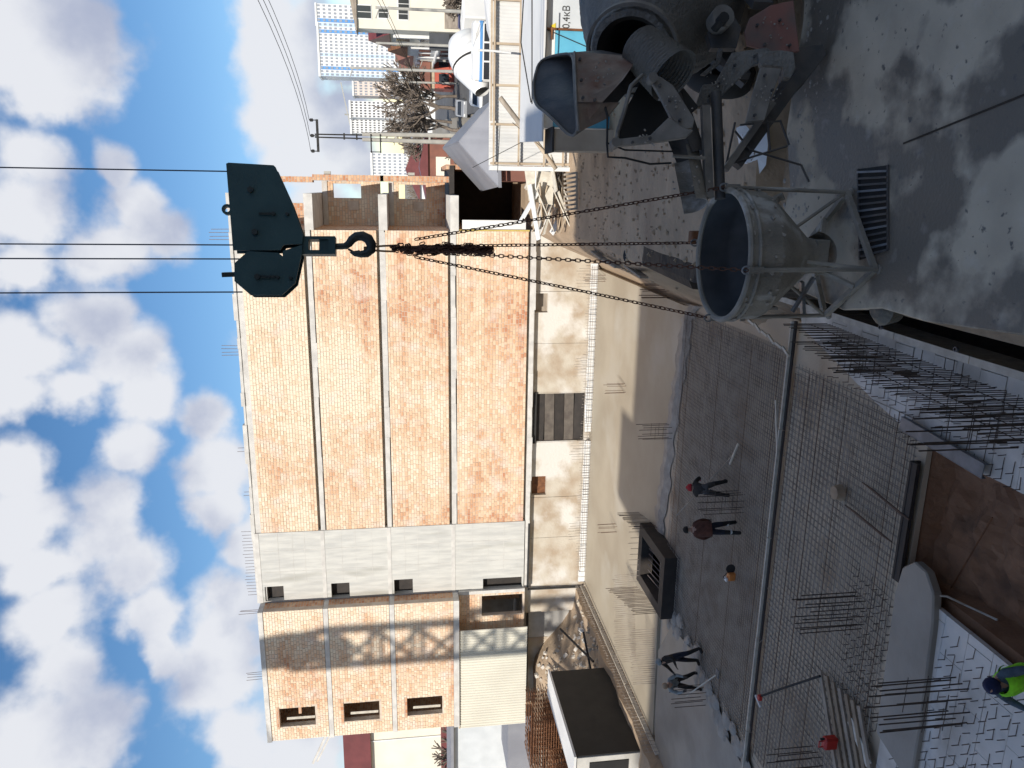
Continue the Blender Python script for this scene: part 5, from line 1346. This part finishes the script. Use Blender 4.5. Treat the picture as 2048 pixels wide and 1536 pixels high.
# white wedge roof at the picture edge
Sh = thing('white_lean_to', 'white sloping sheet lean-to beyond the fence at the top picture edge', 'lean-to', (6,31,-1.4))
a,b,c,d = aty(1000,-5,31.5),aty(985,92,31.5),aty(1030,92,31.0),aty(1046,-5,31.0)
a2,b2 = aty(968,-25,33),aty(975,60,33)
s_ = MB(); s_.add([a2,b2,b,a],[(0,1,2,3)]); s_.add([a,b,(b.x,b.y,-1.5),(a.x,a.y,-1.5)],[(0,1,2,3)])
so = s_.build('sheet', white_sheet, Sh); sm = so.modifiers.new('t','SOLIDIFY'); sm.thickness = .04
MB().beam(a,b,.08,.12).build('eaves_board', old_timber, Sh)
# street
rd = MB(); rd.add([(5.0,48,-1.9),(16,48,-1.9),(30,130,-2.36),(11,130,-2.36)],[(0,1,2,3)]); rd.add([(11,130,-2.36),(30,130,-2.36),(60,400,-2.36),(30,400,-2.36)],[(0,1,2,3)])
for i,(x,y,z) in enumerate(rd.v): rd.v[i] = (x,y,ground_z(x,y)+.06)
struct('road', rd, asphalt)
# utility pole
U = thing('utility_pole', 'concrete utility pole with stacked crossarms behind the garage', 'pole', (3.15,52,-1.9))
px = 3.15
for dx in (-.16,.16): MB().tube([(px+dx*1.6,52,-2.0),(px+dx,52,7.6)], [.17,.12], 8).build('shaft', pole_c, U, smooth=True)
for z in (1.0,3.2,5.4): MB().box(px-.22,px+.22,51.92,52.08,z,z+.12).build('tie', pole_c, U)
for dx in (-.11,.11): MB().tube([(px+dx,52,7.3),(px+dx*.8,52,10.6)], .05, 6).build('top_post', rubber, U)
for z in (7.9,8.7): MB().box(px-.2,px+.2,51.95,52.05,z,z+.1).build('clamp', rubber, U)
MB().box(px-1.0,px+1.0,51.94,52.06,10.35,10.5).build('crossarm', rubber, U)
for dx in (-.95,0,.95): MB().lathe([(.03,0),(.03,.15),(.1,.18),(.1,.34),(.03,.4)], (px+dx,52,10.5), 8).build('insulator', rubber, U, smooth=True)
for z,w in ((6.4,.9),(7.0,.9)):
    MB().box(px-w*1.1,px+w*.2,51.86,51.92,z,z+.08).build('bracket_arm', rubber, U)
MB().box(px-.95,px-.9,51.86,51.92,6.4,7.1).build('bracket_arm', rubber, U)
MB().lathe([(.14,-.02),(.22,-.02),(.22,.02),(.14,.02),(.14,-.02)], (px,51.8,.9), 12, Euler((pi/2,0,0)).to_matrix()).build('cable_coil', rubber, U)
def wires(label, a, b, sag, r=.02):
    a, b = Vector(a), Vector(b); pts = [a.lerp(b,i/10)-Vector((0,0,sag*4*(i/10)*(1-i/10))) for i in range(11)]
    return tag(MB().tube(pts, r, 5, False).build('power_line', rubber), label, 'power line', 'overhead lines at the utility pole')
tg = dep(440,-170,30)
for i,dx in enumerate((-.95,0,.95)): wires(['overhead line from the pole top insulator nearest the brick building','overhead line from the middle pole top insulator','overhead line from the pole top insulator nearest the tower blocks'][i], (px+dx,52,10.9), tg+Vector((dx*.9,0,.2*dx)), .5, .016)
for i,(a,b) in enumerate([((745,-20),(870,260)),((755,-20),(860,250)),((1010,-20),(985,250))]):
    wires(['low overhead cable crossing the cream house roof edge','second low overhead cable near the cream house','lowest cable above the street'][i], aty(*a,42), aty(*b,51.5), .2, .014)
for k,(x,y,d,hh,l) in enumerate([(980,26,62,9.5,'pale street lamp pole before the cream house'),(905,92,76,10,'grey lamp pole by the terrace'),(985,146,75,12.5,'thin pole behind the white truck'),(905,167,95,8,'short pole between red kiosk and bare trees'),(895,122,100,5,'thin mast between red kiosk and terrace')]):
    p = dep(x,y,d); z0 = ground_z(p.x,p.y)
    t = thing('lamp_pole', l, 'pole', (p.x,p.y,z0), 'poles along the street')
    MB().tube([(p.x,p.y,z0-.1),(p.x,p.y,z0+hh)], [.16,.10], 7).build('shaft', pole_c, t, smooth=True)
    MB().tube([(p.x,p.y,z0+hh-.3),(p.x-.8,p.y,z0+hh)], .05, 5).build('arm', pole_c, t)
# vehicles in the street --------------------------------------------------
def at_ground(x, y, d):
    p = dep(x, y, d); return Vector((p.x, p.y, ground_z(p.x, p.y)+.07))
car_white = mat('white_car_paint', (.75,.75,.73), (.70,.70,.68), 1, .3); car_blue = mat('dark_blue_car_paint', (.03,.04,.12), (.04,.05,.14), 1, .3); car_dark = mat('charcoal_car_paint', (.03,.03,.035), (.04,.04,.045), 1, .3); silver = mat('silver_car_paint', (.42,.43,.44), (.38,.39,.40), 1, .3, metal=.4)
def wheel(parent, c, r, w, axis_=Vector((1,0,0))):
    R_ = axis_.to_track_quat('Z','Y').to_matrix()
    o = MB().lathe([(r*.55,-w/2),(r,-w/2),(r,w/2),(r*.55,w/2)], c, 14, R_).build('wheel', rubber, parent, smooth=True, local=True)
    MB().lathe([(0,-w*.35),(r*.55,-w*.45),(r*.55,w*.45),(0,w*.35)], c, 10, R_).build('rim', silver, o, local=True)
def car(label, loc, rz, paint, L=4.3, W=1.75, Hh=1.5, group='cars parked along the street'):
    t = thing('parked_car', label, 'car', loc, group, rz)
    b_ = MB()
    side = [(-L/2,.35),(-L/2,.85),(-L*.36,.95),(-L*.22,Hh),(L*.16,Hh),(L*.30,.95),(L/2,.80),(L/2,.35)]
    b_.prism([(0,y,z) for y,z in side], (W,0,0)); b_.build('body', paint, t, local=True, bevel=.06)
    gl_ = MB(); g_ = [(-L*.33,.97),(-L*.215,Hh-.07),(L*.15,Hh-.07),(L*.265,.97)]
    for s in (-1,1): MB().prism([(s*W/2,y,z) for y,z in g_], (.02,0,0)).build('side_window', glass_d, t, local=True)
    MB().prism([(-W*.43,L*.29,.99),(W*.43,L*.29,.99),(W*.38,L*.165,Hh-.05),(-W*.38,L*.165,Hh-.05)], (0,.03,.02)).build('windscreen', glass_d, t, local=True)
    MB().prism([(-W*.43,-L*.355,.99),(W*.43,-L*.355,.99),(W*.38,-L*.228,Hh-.05),(-W*.38,-L*.228,Hh-.05)], (0,-.03,.02)).build('rear_window', glass_d, t, local=True)
    for s in (-1,1):
        for y in (-L*.31,L*.31): wheel(t, Vector((s*W*.46,y,.32)), .32, .2)
        MB().box(s*W*.36-.14,s*W*.36+.14,L/2-.01,L/2+.02,.62,.76).build('headlight', white_p, t, local=True)
        MB().box(s*W*.36-.14,s*W*.36+.14,-L/2-.02,-L/2+.01,.66,.82).build('tail_light', can, t, local=True)
    return t
car('white hatchback parked between white mixer drum and garage roof', at_ground(945,188,66), rad(165), car_white)
car('dark blue car partly hidden behind the striped bus', at_ground(945,42,78), rad(80), car_blue)
car('charcoal car by the terrace gateway', at_ground(925,78,92), rad(10), car_dark)
car('silver car on the street by the bare tree', at_ground(915,215,84), rad(170), silver)
# bus
p = at_ground(985,104,48)
t = thing('street_bus', 'white minibus with blue stripe and dark windows on the street', 'bus', p, None, rad(80))
MB().box(-1.0,1.0,-1.75,1.75,.35,2.35).build('body', car_white, t, local=True, bevel=.12)
MB().box(-1.015,1.015,-1.765,1.765,1.75,2.0).build('stripe', blue_p, t, local=True, bevel=.05)
for i in range(3):
    y = -1.6+i*1.1
    for s in (-1,1): MB().box(s*1.0-.012,s*1.0+.012,y,y+1.0,1.05,1.7).build('window', glass_d, t, local=True)
MB().box(-.85,.85,-1.78,-1.74,1.0,1.7).build('windscreen', glass_d, t, local=True)
MB().box(-.85,.85,1.74,1.78,1.0,1.7).build('rear_window', glass_d, t, local=True)
for s in (-1,1):
    for y in (-1.15,1.15): wheel(t, Vector((s*.9,y,.36)), .36, .22)
# white mixer
p = at_ground(985,122,52)
t = thing('white_mixer_truck', 'white drum concrete mixer truck standing in the street', 'mixer truck', p, None, rad(-60))
Rm = Euler((rad(-76),0,0)).to_matrix()
MB().lathe([(.5,-2.6),(.8,-2.0),(1.45,-.6),(1.5,.6),(1.2,1.6),(.5,2.1),(0,2.15)], (0,0,2.35), 30, Rm).build('drum', car_white, t, smooth=True, local=True)
MB().lathe([(1.462,-.55),(1.475,-.45),(1.483,-.40)], (0,0,2.35), 30, Rm).build('drum_stripe', rubber, t, smooth=True, local=True)
MB().box(-.5,.5,-3.4,4.2,.75,1.05).build('chassis', truck_dark, t, local=True)
MB().box(-1.2,1.2,2.5,4.3,.7,2.9).build('cab', car_white, t, local=True, bevel=.1)
MB().box(-1.1,1.1,4.29,4.33,1.75,2.6).build('windscreen', glass_d, t, local=True)
for s in (-1,1):
    for y in (-2.4,-1.1,3.2): wheel(t, Vector((s*1.0,y,.5)), .5, .35)
# ---------------------------------------------------------------- houses
def win(parent, x, y0, z, w, h, m_=glass_d):
    f = MB(); f.box(x-w/2-.08,x+w/2+.08,y0-.05,y0-.002,z-.08,z+h+.08); fo_ = f.build('window', white_p, parent)
    for s in (0,1): MB().box(x-w/2+s*w/2+.03,x-w/2+(s+1)*w/2-.03,y0-.07,y0-.052,z,z+h).build('pane', m_, fo_)
def winx(parent, x0, y, z, w, h):
    f = MB().box(x0-.06,x0-.002,y-w/2-.1,y+w/2+.1,z-.1,z+h+.1).build('window', white_p, parent)
    for s_ in (0,1): MB().box(x0-.09,x0-.062,y-w/2+s_*w/2+.03,y-w/2+(s_+1)*w/2-.03,z,z+h).build('pane', glass_d, f)
p0 = aty(714,56,86.); YH = 86.
H1 = thing('cream_house', 'tall cream house with small windows at the top picture edge', 'house', (p0.x+6,88,-2.4))
MB().box(p0.x,p0.x+14,YH,YH+2.2,-2.6,p0.z).build('wall', cream, H1)
MB().prism([(p0.x-.25,YH+1.1,p0.z),(p0.x+14,YH+1.1,p0.z),(p0.x+14,YH+1.1,p0.z+2.6),(p0.x-.25,YH+1.1,p0.z+.12)], (0,2.7,0)).build('roof', old_timber, H1)
for (x,y,w,h) in [(732,24,1.25,1.15),(766,25,1.1,.8),(806,28,1.1,.8),(808,8,1.0,.9)]:
    q = aty(x,y,YH); win(H1, q.x, YH, q.z-.5, w, h*1.2)
q = aty(890,45,YH); MB().box(q.x-.6,q.x+.9,YH-.25,YH-.01,-2.4,.4).build('porch', old_timber, H1)
# terrace whose street front recedes to the left of it
xs_ = [p0.x+.15+(y_-86)*.045 for y_ in (88.3,97,106,118,132)]; ys_ = [88.3,97,106,118,132]
for k,(h,m_,rm,l) in enumerate([(8.6,cream,maroon,'pale terrace house with red gable next to the cream house'),(6.6,white_p,rust,'white terrace house with tall windows and orange gable'),(5.8,white_p,brick_far,'low white terrace house with brown roof'),(5.4,brick_far,brick_far,'far end house of the terrace, brown brick')]):
    x0_, y0_, y1_ = xs_[k], ys_[k]+.02, ys_[k+1]-.02; z0 = -2.4
    t = thing('terrace_house', l, 'house', (x0_+4,(y0_+y1_)/2,z0), 'terrace houses along the street')
    MB().box(x0_,x0_+9,y0_,y1_,z0-.2,z0+h).build('wall', m_, t)
    MB().prism([(x0_+4.4,y0_-.1,z0+h),(x0_+4.4,y1_+.1,z0+h),(x0_+4.4,(y0_+y1_)/2,z0+h+2.4)], (9.4,0,0)).build('roof', rm, t)
    n_ = 3
    for fz in [1.0+2.7*i for i in range(int((h-1)/2.7)+1) if 1.0+2.7*i+1.5 < h]:
        for i in range(n_): winx(t, x0_, y0_+(y1_-y0_)*(i+.5)/n_, z0+fz, 1.6, 1.5)
    MB().box(x0_-.5,x0_-.1,y0_+.6,y0_+.9,z0,z0+h-.4).build('balcony_post', white_p, t)
    MB().box(x0_-.9,x0_-.02,y0_+.3,y1_-.3,z0+3.0,z0+3.15).build('balcony', white_p, t)
p = dep(905,70,84); p.x = 14.6; p.y = 86.5; t = thing('gateway', 'dark grey gateway wall below the terrace houses', 'gate', (p.x,p.y,-2.4))
gm = mat('charcoal_gate', (.07,.075,.085), (.05,.055,.06), 1, .5)
MB().box(p.x-.4,p.x+1.3,p.y,p.y+.3,-2.4,2.0).build('gate_wall', gm, t)
for s in (-.3,.5): MB().box(p.x+s,p.x+s+.7,p.y-.05,p.y-.002,-2.3,-.1).build('gate_leaf', rubber, t)
p = dep(880,140,105); t = thing('red_kiosk', 'orange red kiosk with pale band on the far street', 'kiosk', (p.x,p.y,-2.4))
MB().box(p.x-2.4,p.x+2.4,p.y,p.y+4,-2.5,.4).build('wall', orange_p, t)
MB().box(p.x-2.45,p.x+2.45,p.y-.05,p.y+4.05,.41,1.0).build('band', timber, t)
MB().prism([(p.x-2.7,p.y+2,1.0),(p.x+2.7,p.y+2,1.0),(p.x+2.2,p.y+2,2.4),(p.x-2.2,p.y+2,2.4)], (0,4.6,0)).build('roof', brick_far, t)
for s in (-1.6,.4): MB().box(p.x+s,p.x+s+1.1,p.y-.04,p.y-.002,-1.6,-.2).build('window', glass_d, t)
p = dep(870,325,95); t = thing('low_brick_shed', 'low brown brick shed with pale panel between pole and building', 'shed', (p.x,p.y,-2.4))
MB().box(p.x-4.5,p.x+3.5,p.y,p.y+6,-2.5,1.9).build('wall', brick_far, t); MB().box(p.x-1.6,p.x+.7,p.y-.05,p.y-.002,-.9,.9).build('panel', cream, t)
MB().prism([(p.x-4.8,p.y+3,1.9),(p.x+3.8,p.y+3,1.9),(p.x+3.8,p.y+3,2.1),(p.x-.5,p.y+3,3.0),(p.x-4.8,p.y+3,2.1)], (0,6.6,0)).build('roof', maroon, t)
for k,(x,y,d) in enumerate([(835,338,150),(840,190,170),(830,240,190),(842,120,190)]):
    p = dep(x,y,d); t = thing('far_house', ['far low house next to the brick building bays','far low house behind the bare tree','far low house below the dark windowed tower blocks','far low house behind the red kiosk'][k], 'house', (p.x,p.y,-2.4), 'far low houses')
    MB().box(p.x-6,p.x+6,p.y,p.y+8,-2.5,1.8).build('wall', random.choice([brick_far,cream,white_p]), t)
    MB().prism([(p.x-6.5,p.y+4,1.8),(p.x+6.5,p.y+4,1.8),(p.x,p.y+4,4.6)], (0,9,0)).build('roof', random.choice([maroon,brick_far,roof_grey]), t)
    for xx in (-3.5,0,3.5): win(t, p.x+xx, p.y, -.9, 1.2, 1.4)
# ---------------------------------------------------------------- tower blocks far behind
def tower(label, x0, x1, y_top, d, floors, cols, m_wall, accents=(), dark=glass_d, topm=None, deep=18):
    """picture rows y x0..x1, top at column y_top; every window a part"""
    a = dep(y_top, x0, d); b = dep(y_top, x1, d); Y = (a.y+b.y)/2; xl_, xr_ = min(a.x,b.x), max(a.x,b.x); zt = max(a.z,b.z)
    t = thing('tower_block', label, 'tower block', ((xl_+xr_)/2, Y, -2.4), 'tower blocks on the horizon')
    MB().box(xl_,xr_,Y,Y+deep,-3,zt).build('wall', m_wall, t)
    MB().box(xl_-.4,xr_+.4,Y-.5,Y+deep,zt+.001,zt+1.2).build('parapet', white_p, t)
    fh = (zt+1)/floors; cw = (xr_-xl_)/cols
    wm_ = {}
    nwin = 0
    for i in range(cols):
        acc_ = next((m2 for (i0,i1,m2) in accents if i0 <= i < i1), None)
        if acc_ is not None:
            MB().box(xl_+i*cw+.05,xl_+(i+1)*cw-.05,Y-.7,Y-.01,0,zt-.5).build('balcony_stack', acc_, t)
        for j in range(floors):
            z = -.5+j*fh+fh*.28
            if z < 0: continue
            key = (acc_ is not None)
            if key not in wm_:
                w_ = MB().box(-cw*.30,cw*.30,-.10,0,0,fh*.50).build('window_proto', dark, None); wm_[key] = w_.data; bpy.data.objects.remove(w_)
            inst('window', wm_[key], t, Vector((xl_+(i+.5)*cw, Y-.01-(.75 if acc_ else 0), z))-wloc(t)); nwin += 1
    return t
grey_glass = mat('far_window_glass', (.30,.32,.36), (.24,.26,.30), .2, .3); dk_glass = mat('far_dark_window', (.10,.10,.11), (.14,.14,.15), .2, .4)
tower('white and blue tower block, tallest on the skyline', 48, 150, 640, 470, 18, 16, white_p, [(0,1,pale_blue),(2,3,blue_p),(6,7,pale_blue),(13,14,blue_p),(15,16,pale_blue)], grey_glass)
tower('rear wing of the white and blue tower at the picture edge', 8, 50, 634, 520, 17, 6, white_p, [(1,2,blue_p)], grey_glass)
tower('pale peach tower block beside the tallest tower', 152, 190, 708, 520, 11, 7, mat('pale_peach_render', (.66,.58,.52), (.60,.53,.48), .1, .85), [], grey_glass)
tower('white tower block with dark windows behind the bare tree', 202, 234, 702, 480, 14, 6, white_p, [], dk_glass)
tower('white tower block with dark window grid next to the utility pole', 238, 266, 704, 500, 14, 6, white_p, [], dk_glass)
tower('white block with square windows just beside the brick building bays', 306, 362, 746, 430, 8, 9, white_p, [], grey_glass)
# lattice crane far away
p = dep(725,230,600); t = thing('far_crane', 'faint lattice tower crane far behind the tower blocks', 'crane', (p.x,p.y,-2))
MB().tube([(p.x,p.y,-2),(p.x,p.y,p.z+14)], .6, 4).build('mast', pole_c, t); MB().beam((p.x-8,p.y,p.z+10),(p.x+24,p.y,p.z+16),.6,.8).build('jib', pole_c, t)
# ---------------------------------------------------------------- bare trees
def bare_tree(label, loc, H, spread, seed, depth=5, tw=.03, bush=False):
    rnd = random.Random(seed); t = thing('bare_tree' if not bush else 'bare_shrub', label, 'tree' if not bush else 'shrub', loc, 'bare trees along the street')
    tr, cr = MB(), MB(); cnt = [0]
    def grow(p, d, L, r, lv):
        q = p + d*L; mb = tr if lv >= depth-1 else cr
        if lv <= 1: mb.beam(p,q,r*2,r*2)
        else: mb.tube([p, p.lerp(q,.5)+Vector((rnd.gauss(0,1),rnd.gauss(0,1),0))*L*.04, q], [r, r*.85, r*.7], 5, False)
        if lv == 0: return
        for k in range(rnd.choice((3,4,4)) if lv > 1 else 4):
            a = rnd.uniform(.3,.9)*(spread); az = rnd.uniform(0,2*pi); o_ = d.orthogonal().normalized(); o_.rotate(Matrix.Rotation(az,3,d))
            nd = (d*cos(a)+o_*sin(a)+Vector((0,0,.10))).normalized()
            grow(p.lerp(q, rnd.uniform(.55,1.0)), nd, L*rnd.uniform(.6,.82), max(tw, r*.6), lv-1)
    for k in range(4 if bush else 1):
        grow(Vector((rnd.uniform(-.5,.5)*bush,rnd.uniform(-.5,.5)*bush,0)), Vector((rnd.gauss(0,.2)*(1+2*bush),rnd.gauss(0,.2),1)).normalized(), H*.30, H*.022, depth)
    tr.build('trunk', bark, t, local=True); cr.build('crown', bark, t, local=True)
    return t
for k,(x,y,d,H,l) in enumerate([(905,225,88,12.5,'large brown bare tree nearest the silver car'),(905,262,92,11,'bare tree touching the utility pole'),(900,192,100,10.5,'bare tree beside the short pole near the red kiosk'),(930,15,70,5.0,'bare shrub before the cream house'),(905,245,115,11,'bare tree seen behind the large brown one')]):
    p = dep(x,y,d); bare_tree(l, (p.x,p.y,ground_z(p.x,p.y)), H, 1.0, 40+k, 5, .035)
for k,(x,y,d,H,l) in enumerate([(880,345,110,4.5,'bare shrubs beside the low brick shed'),(870,150,140,4.5,'bare shrubs behind the red kiosk'),(880,300,80,4.0,'bare shrub at the pole foot')]):
    p = dep(x,y,d); bare_tree(l, (p.x,p.y,ground_z(p.x,p.y)), H, 1.1, 60+k, 4, .04, True)
# far belt of bare wood along the horizon
m = MB(); rnd = random.Random(5)
for i in range(2600):
    a = rnd.uniform(-.95,.75); R_ = rnd.uniform(220,380); x, y = R_*sin(a), R_*cos(a); h = rnd.uniform(2.5,6.5)
    m.beam((x,y,-2.5),(x+rnd.gauss(0,1.2),y,-2.5+h),.25,.25)
    for j in range(3): m.beam((x,y,-2.5+h*.4),(x+rnd.gauss(0,2.2),y+rnd.gauss(0,1),-2.5+h*rnd.uniform(.7,1.1)),.12,.12)
tag(m.build('far_wood', bark), 'bare brown wood along the horizon', 'wood', kind='stuff')
# ---------------------------------------------------------------- left end of the picture
p0 = aty(690,1478,60); t = thing('maroon_roof_house', 'cream building with maroon roof beyond the brick wing', 'house', (p0.x-6,60,-2.4))
zt_, ze = aty(688,1500,60).z, aty(742,1500,60).z; zb = aty(882,1500,60).z
MB().box(p0.x-16,p0.x+4,60,70,-2.5,ze).build('wall', cream, t)
MB().prism([(p0.x-16.5,65,ze),(p0.x+4.4,65,ze),(p0.x+4.0,65,zt_),(p0.x-16,65,zt_)], (0,10.8,0)).build('roof', maroon, t)
MB().box(p0.x-16,p0.x+4.05,59.85,60.0-.002,zb-1.0,zb).build('maroon_band', maroon, t)
for k in range(4): MB().box(p0.x-14+k*4.5,p0.x-13.9+k*4.5,59.9,59.998,zb,ze).build('seam', white_p, t)
q = aty(905,1500,50); bare_tree('thin bare tree before the maroon roofed building', (q.x-1.5,52,-2), 8, .9, 91, 4, .03)
t = thing('grey_sheet_hut', 'grey sheet hut beyond the profiled cladding', 'hut', (-40,46,-2))
MB().box(-46,-34.5,44,49,-2.2,2.4).build('wall', grey_paint, t); MB().box(-46.4,-34.2,43.6,49.4,2.401,2.6).build('roof', roof_grey, t)
# ================================================================ behind the photographer: the block and the crane that shade the pit
S = thing('shading_block', 'tall residential block behind the photographer that shades the pit', 'building', (-12,-24,-1.5))
facade = mat('grey_facade', (.45,.43,.40), (.38,.36,.34), .3, .9)
for x0,x1,zt in [(-27.5,-18.6,17.6),(-18.6,-14.2,22.6),(-14.2,-7.0,21.2),(-7.0,-.9,22.8),(-.9,24,16.2)]:
    m = MB(); zt += 14.75; x0 -= 2.26; x1 -= 2.26; m.box(x0+.003,x1-.003,-32,-20,-1.6,zt); m.build('wall', facade, S)
    MB().box(x0+.1,x1-.1,-31.9,-20.15,zt+.002,zt+.25).build('parapet', slab_edge, S)
    k = x0+1.0
    while k < x1-1.6:
        for j in range(int((zt-1)/3)):
            MB().box(k,k+1.3,-20,-19.97,.2+j*3,1.7+j*3).build('window', glass_d, S)
        k += 2.9
# tower crane standing beside that block
C = thing('tower_crane', 'lattice tower crane standing behind the photographer, holding the hook block', 'crane', (-29.6,-2,-1.5))
yel = mat('crane_yellow', (.55,.38,.06), (.48,.33,.05), 1, .5)
cx, cy, w = -29.6, -2.0, 1.1
ms = MB()
for sx_ in (-w,w):
    for sy_ in (-w,w): ms.beam((cx+sx_,cy+sy_,-1.5),(cx+sx_,cy+sy_,42.6),.24,.24)
z = -1.5
while z < 41.5:
    for (a,b) in (((-w,-w),(w,-w)),((w,-w),(w,w)),((w,w),(-w,w)),((-w,w),(-w,-w))):
        ms.beam((cx+a[0],cy+a[1],z),(cx+b[0],cy+b[1],z+2.3),.2,.2); ms.beam((cx+a[0],cy+a[1],z+2.3),(cx+b[0],cy+b[1],z+2.3),.18,.18)
    z += 2.3
ms.build('mast', yel, C)
MB().box(cx-1.0,cx+1.0,cy-1.0,cy+1.0,42.6,44.4).build('slewing_ring', yel, C)
MB().box(cx-.6,cx+.7,cy+1.3,cy+2.6,39.0,40.9).build('cab', white_p, C, bevel=.1)
ap = MB()
for sx_ in (-.6,.6): ap.beam((cx+sx_,cy-.6,44.4),(cx,cy,51),.2,.2); ap.beam((cx+sx_,cy+.6,44.4),(cx,cy,51),.2,.2)
ap.build('apex', yel, C)
jd_ = Vector((HP.x-cx, HP.y-cy, 0)).normalized(); jl = Vector((cx,cy,47.2)); je = jl+jd_*44; sd = jd_.cross(Vector((0,0,1)))
jb = MB(); jb.beam(jl-jd_*12+sd*.6,je+sd*.6,.14,.14); jb.beam(jl-jd_*12-sd*.6,je-sd*.6,.14,.14); jb.beam(jl+Vector((0,0,1.2)),je+Vector((0,0,1.0)),.14,.14)
for i in range(28):
    a = jl+jd_*(i*1.6); jb.beam(a+sd*.6,a+jd_*.8+Vector((0,0,1.2)),.07,.07); jb.beam(a-sd*.6,a+jd_*.8+Vector((0,0,1.2)),.07,.07)
jb.build('jib', yel, C)
MB().tube([(cx,cy,51),jl+jd_*34+Vector((0,0,1))],.05,5).build('jib_tie', wire_m, C)
MB().rbox(jl-jd_*11+Vector((0,0,-.8)),(1.6,2.2,2.0)).build('counterweight', concrete, C)
hq = Vector((HP.x,HP.y,TROLLEY_Z+.2)); MB().rbox(hq,(1.9,1.2,.35),Euler((0,0,YAW)).to_matrix()).build('trolley', yel, C)
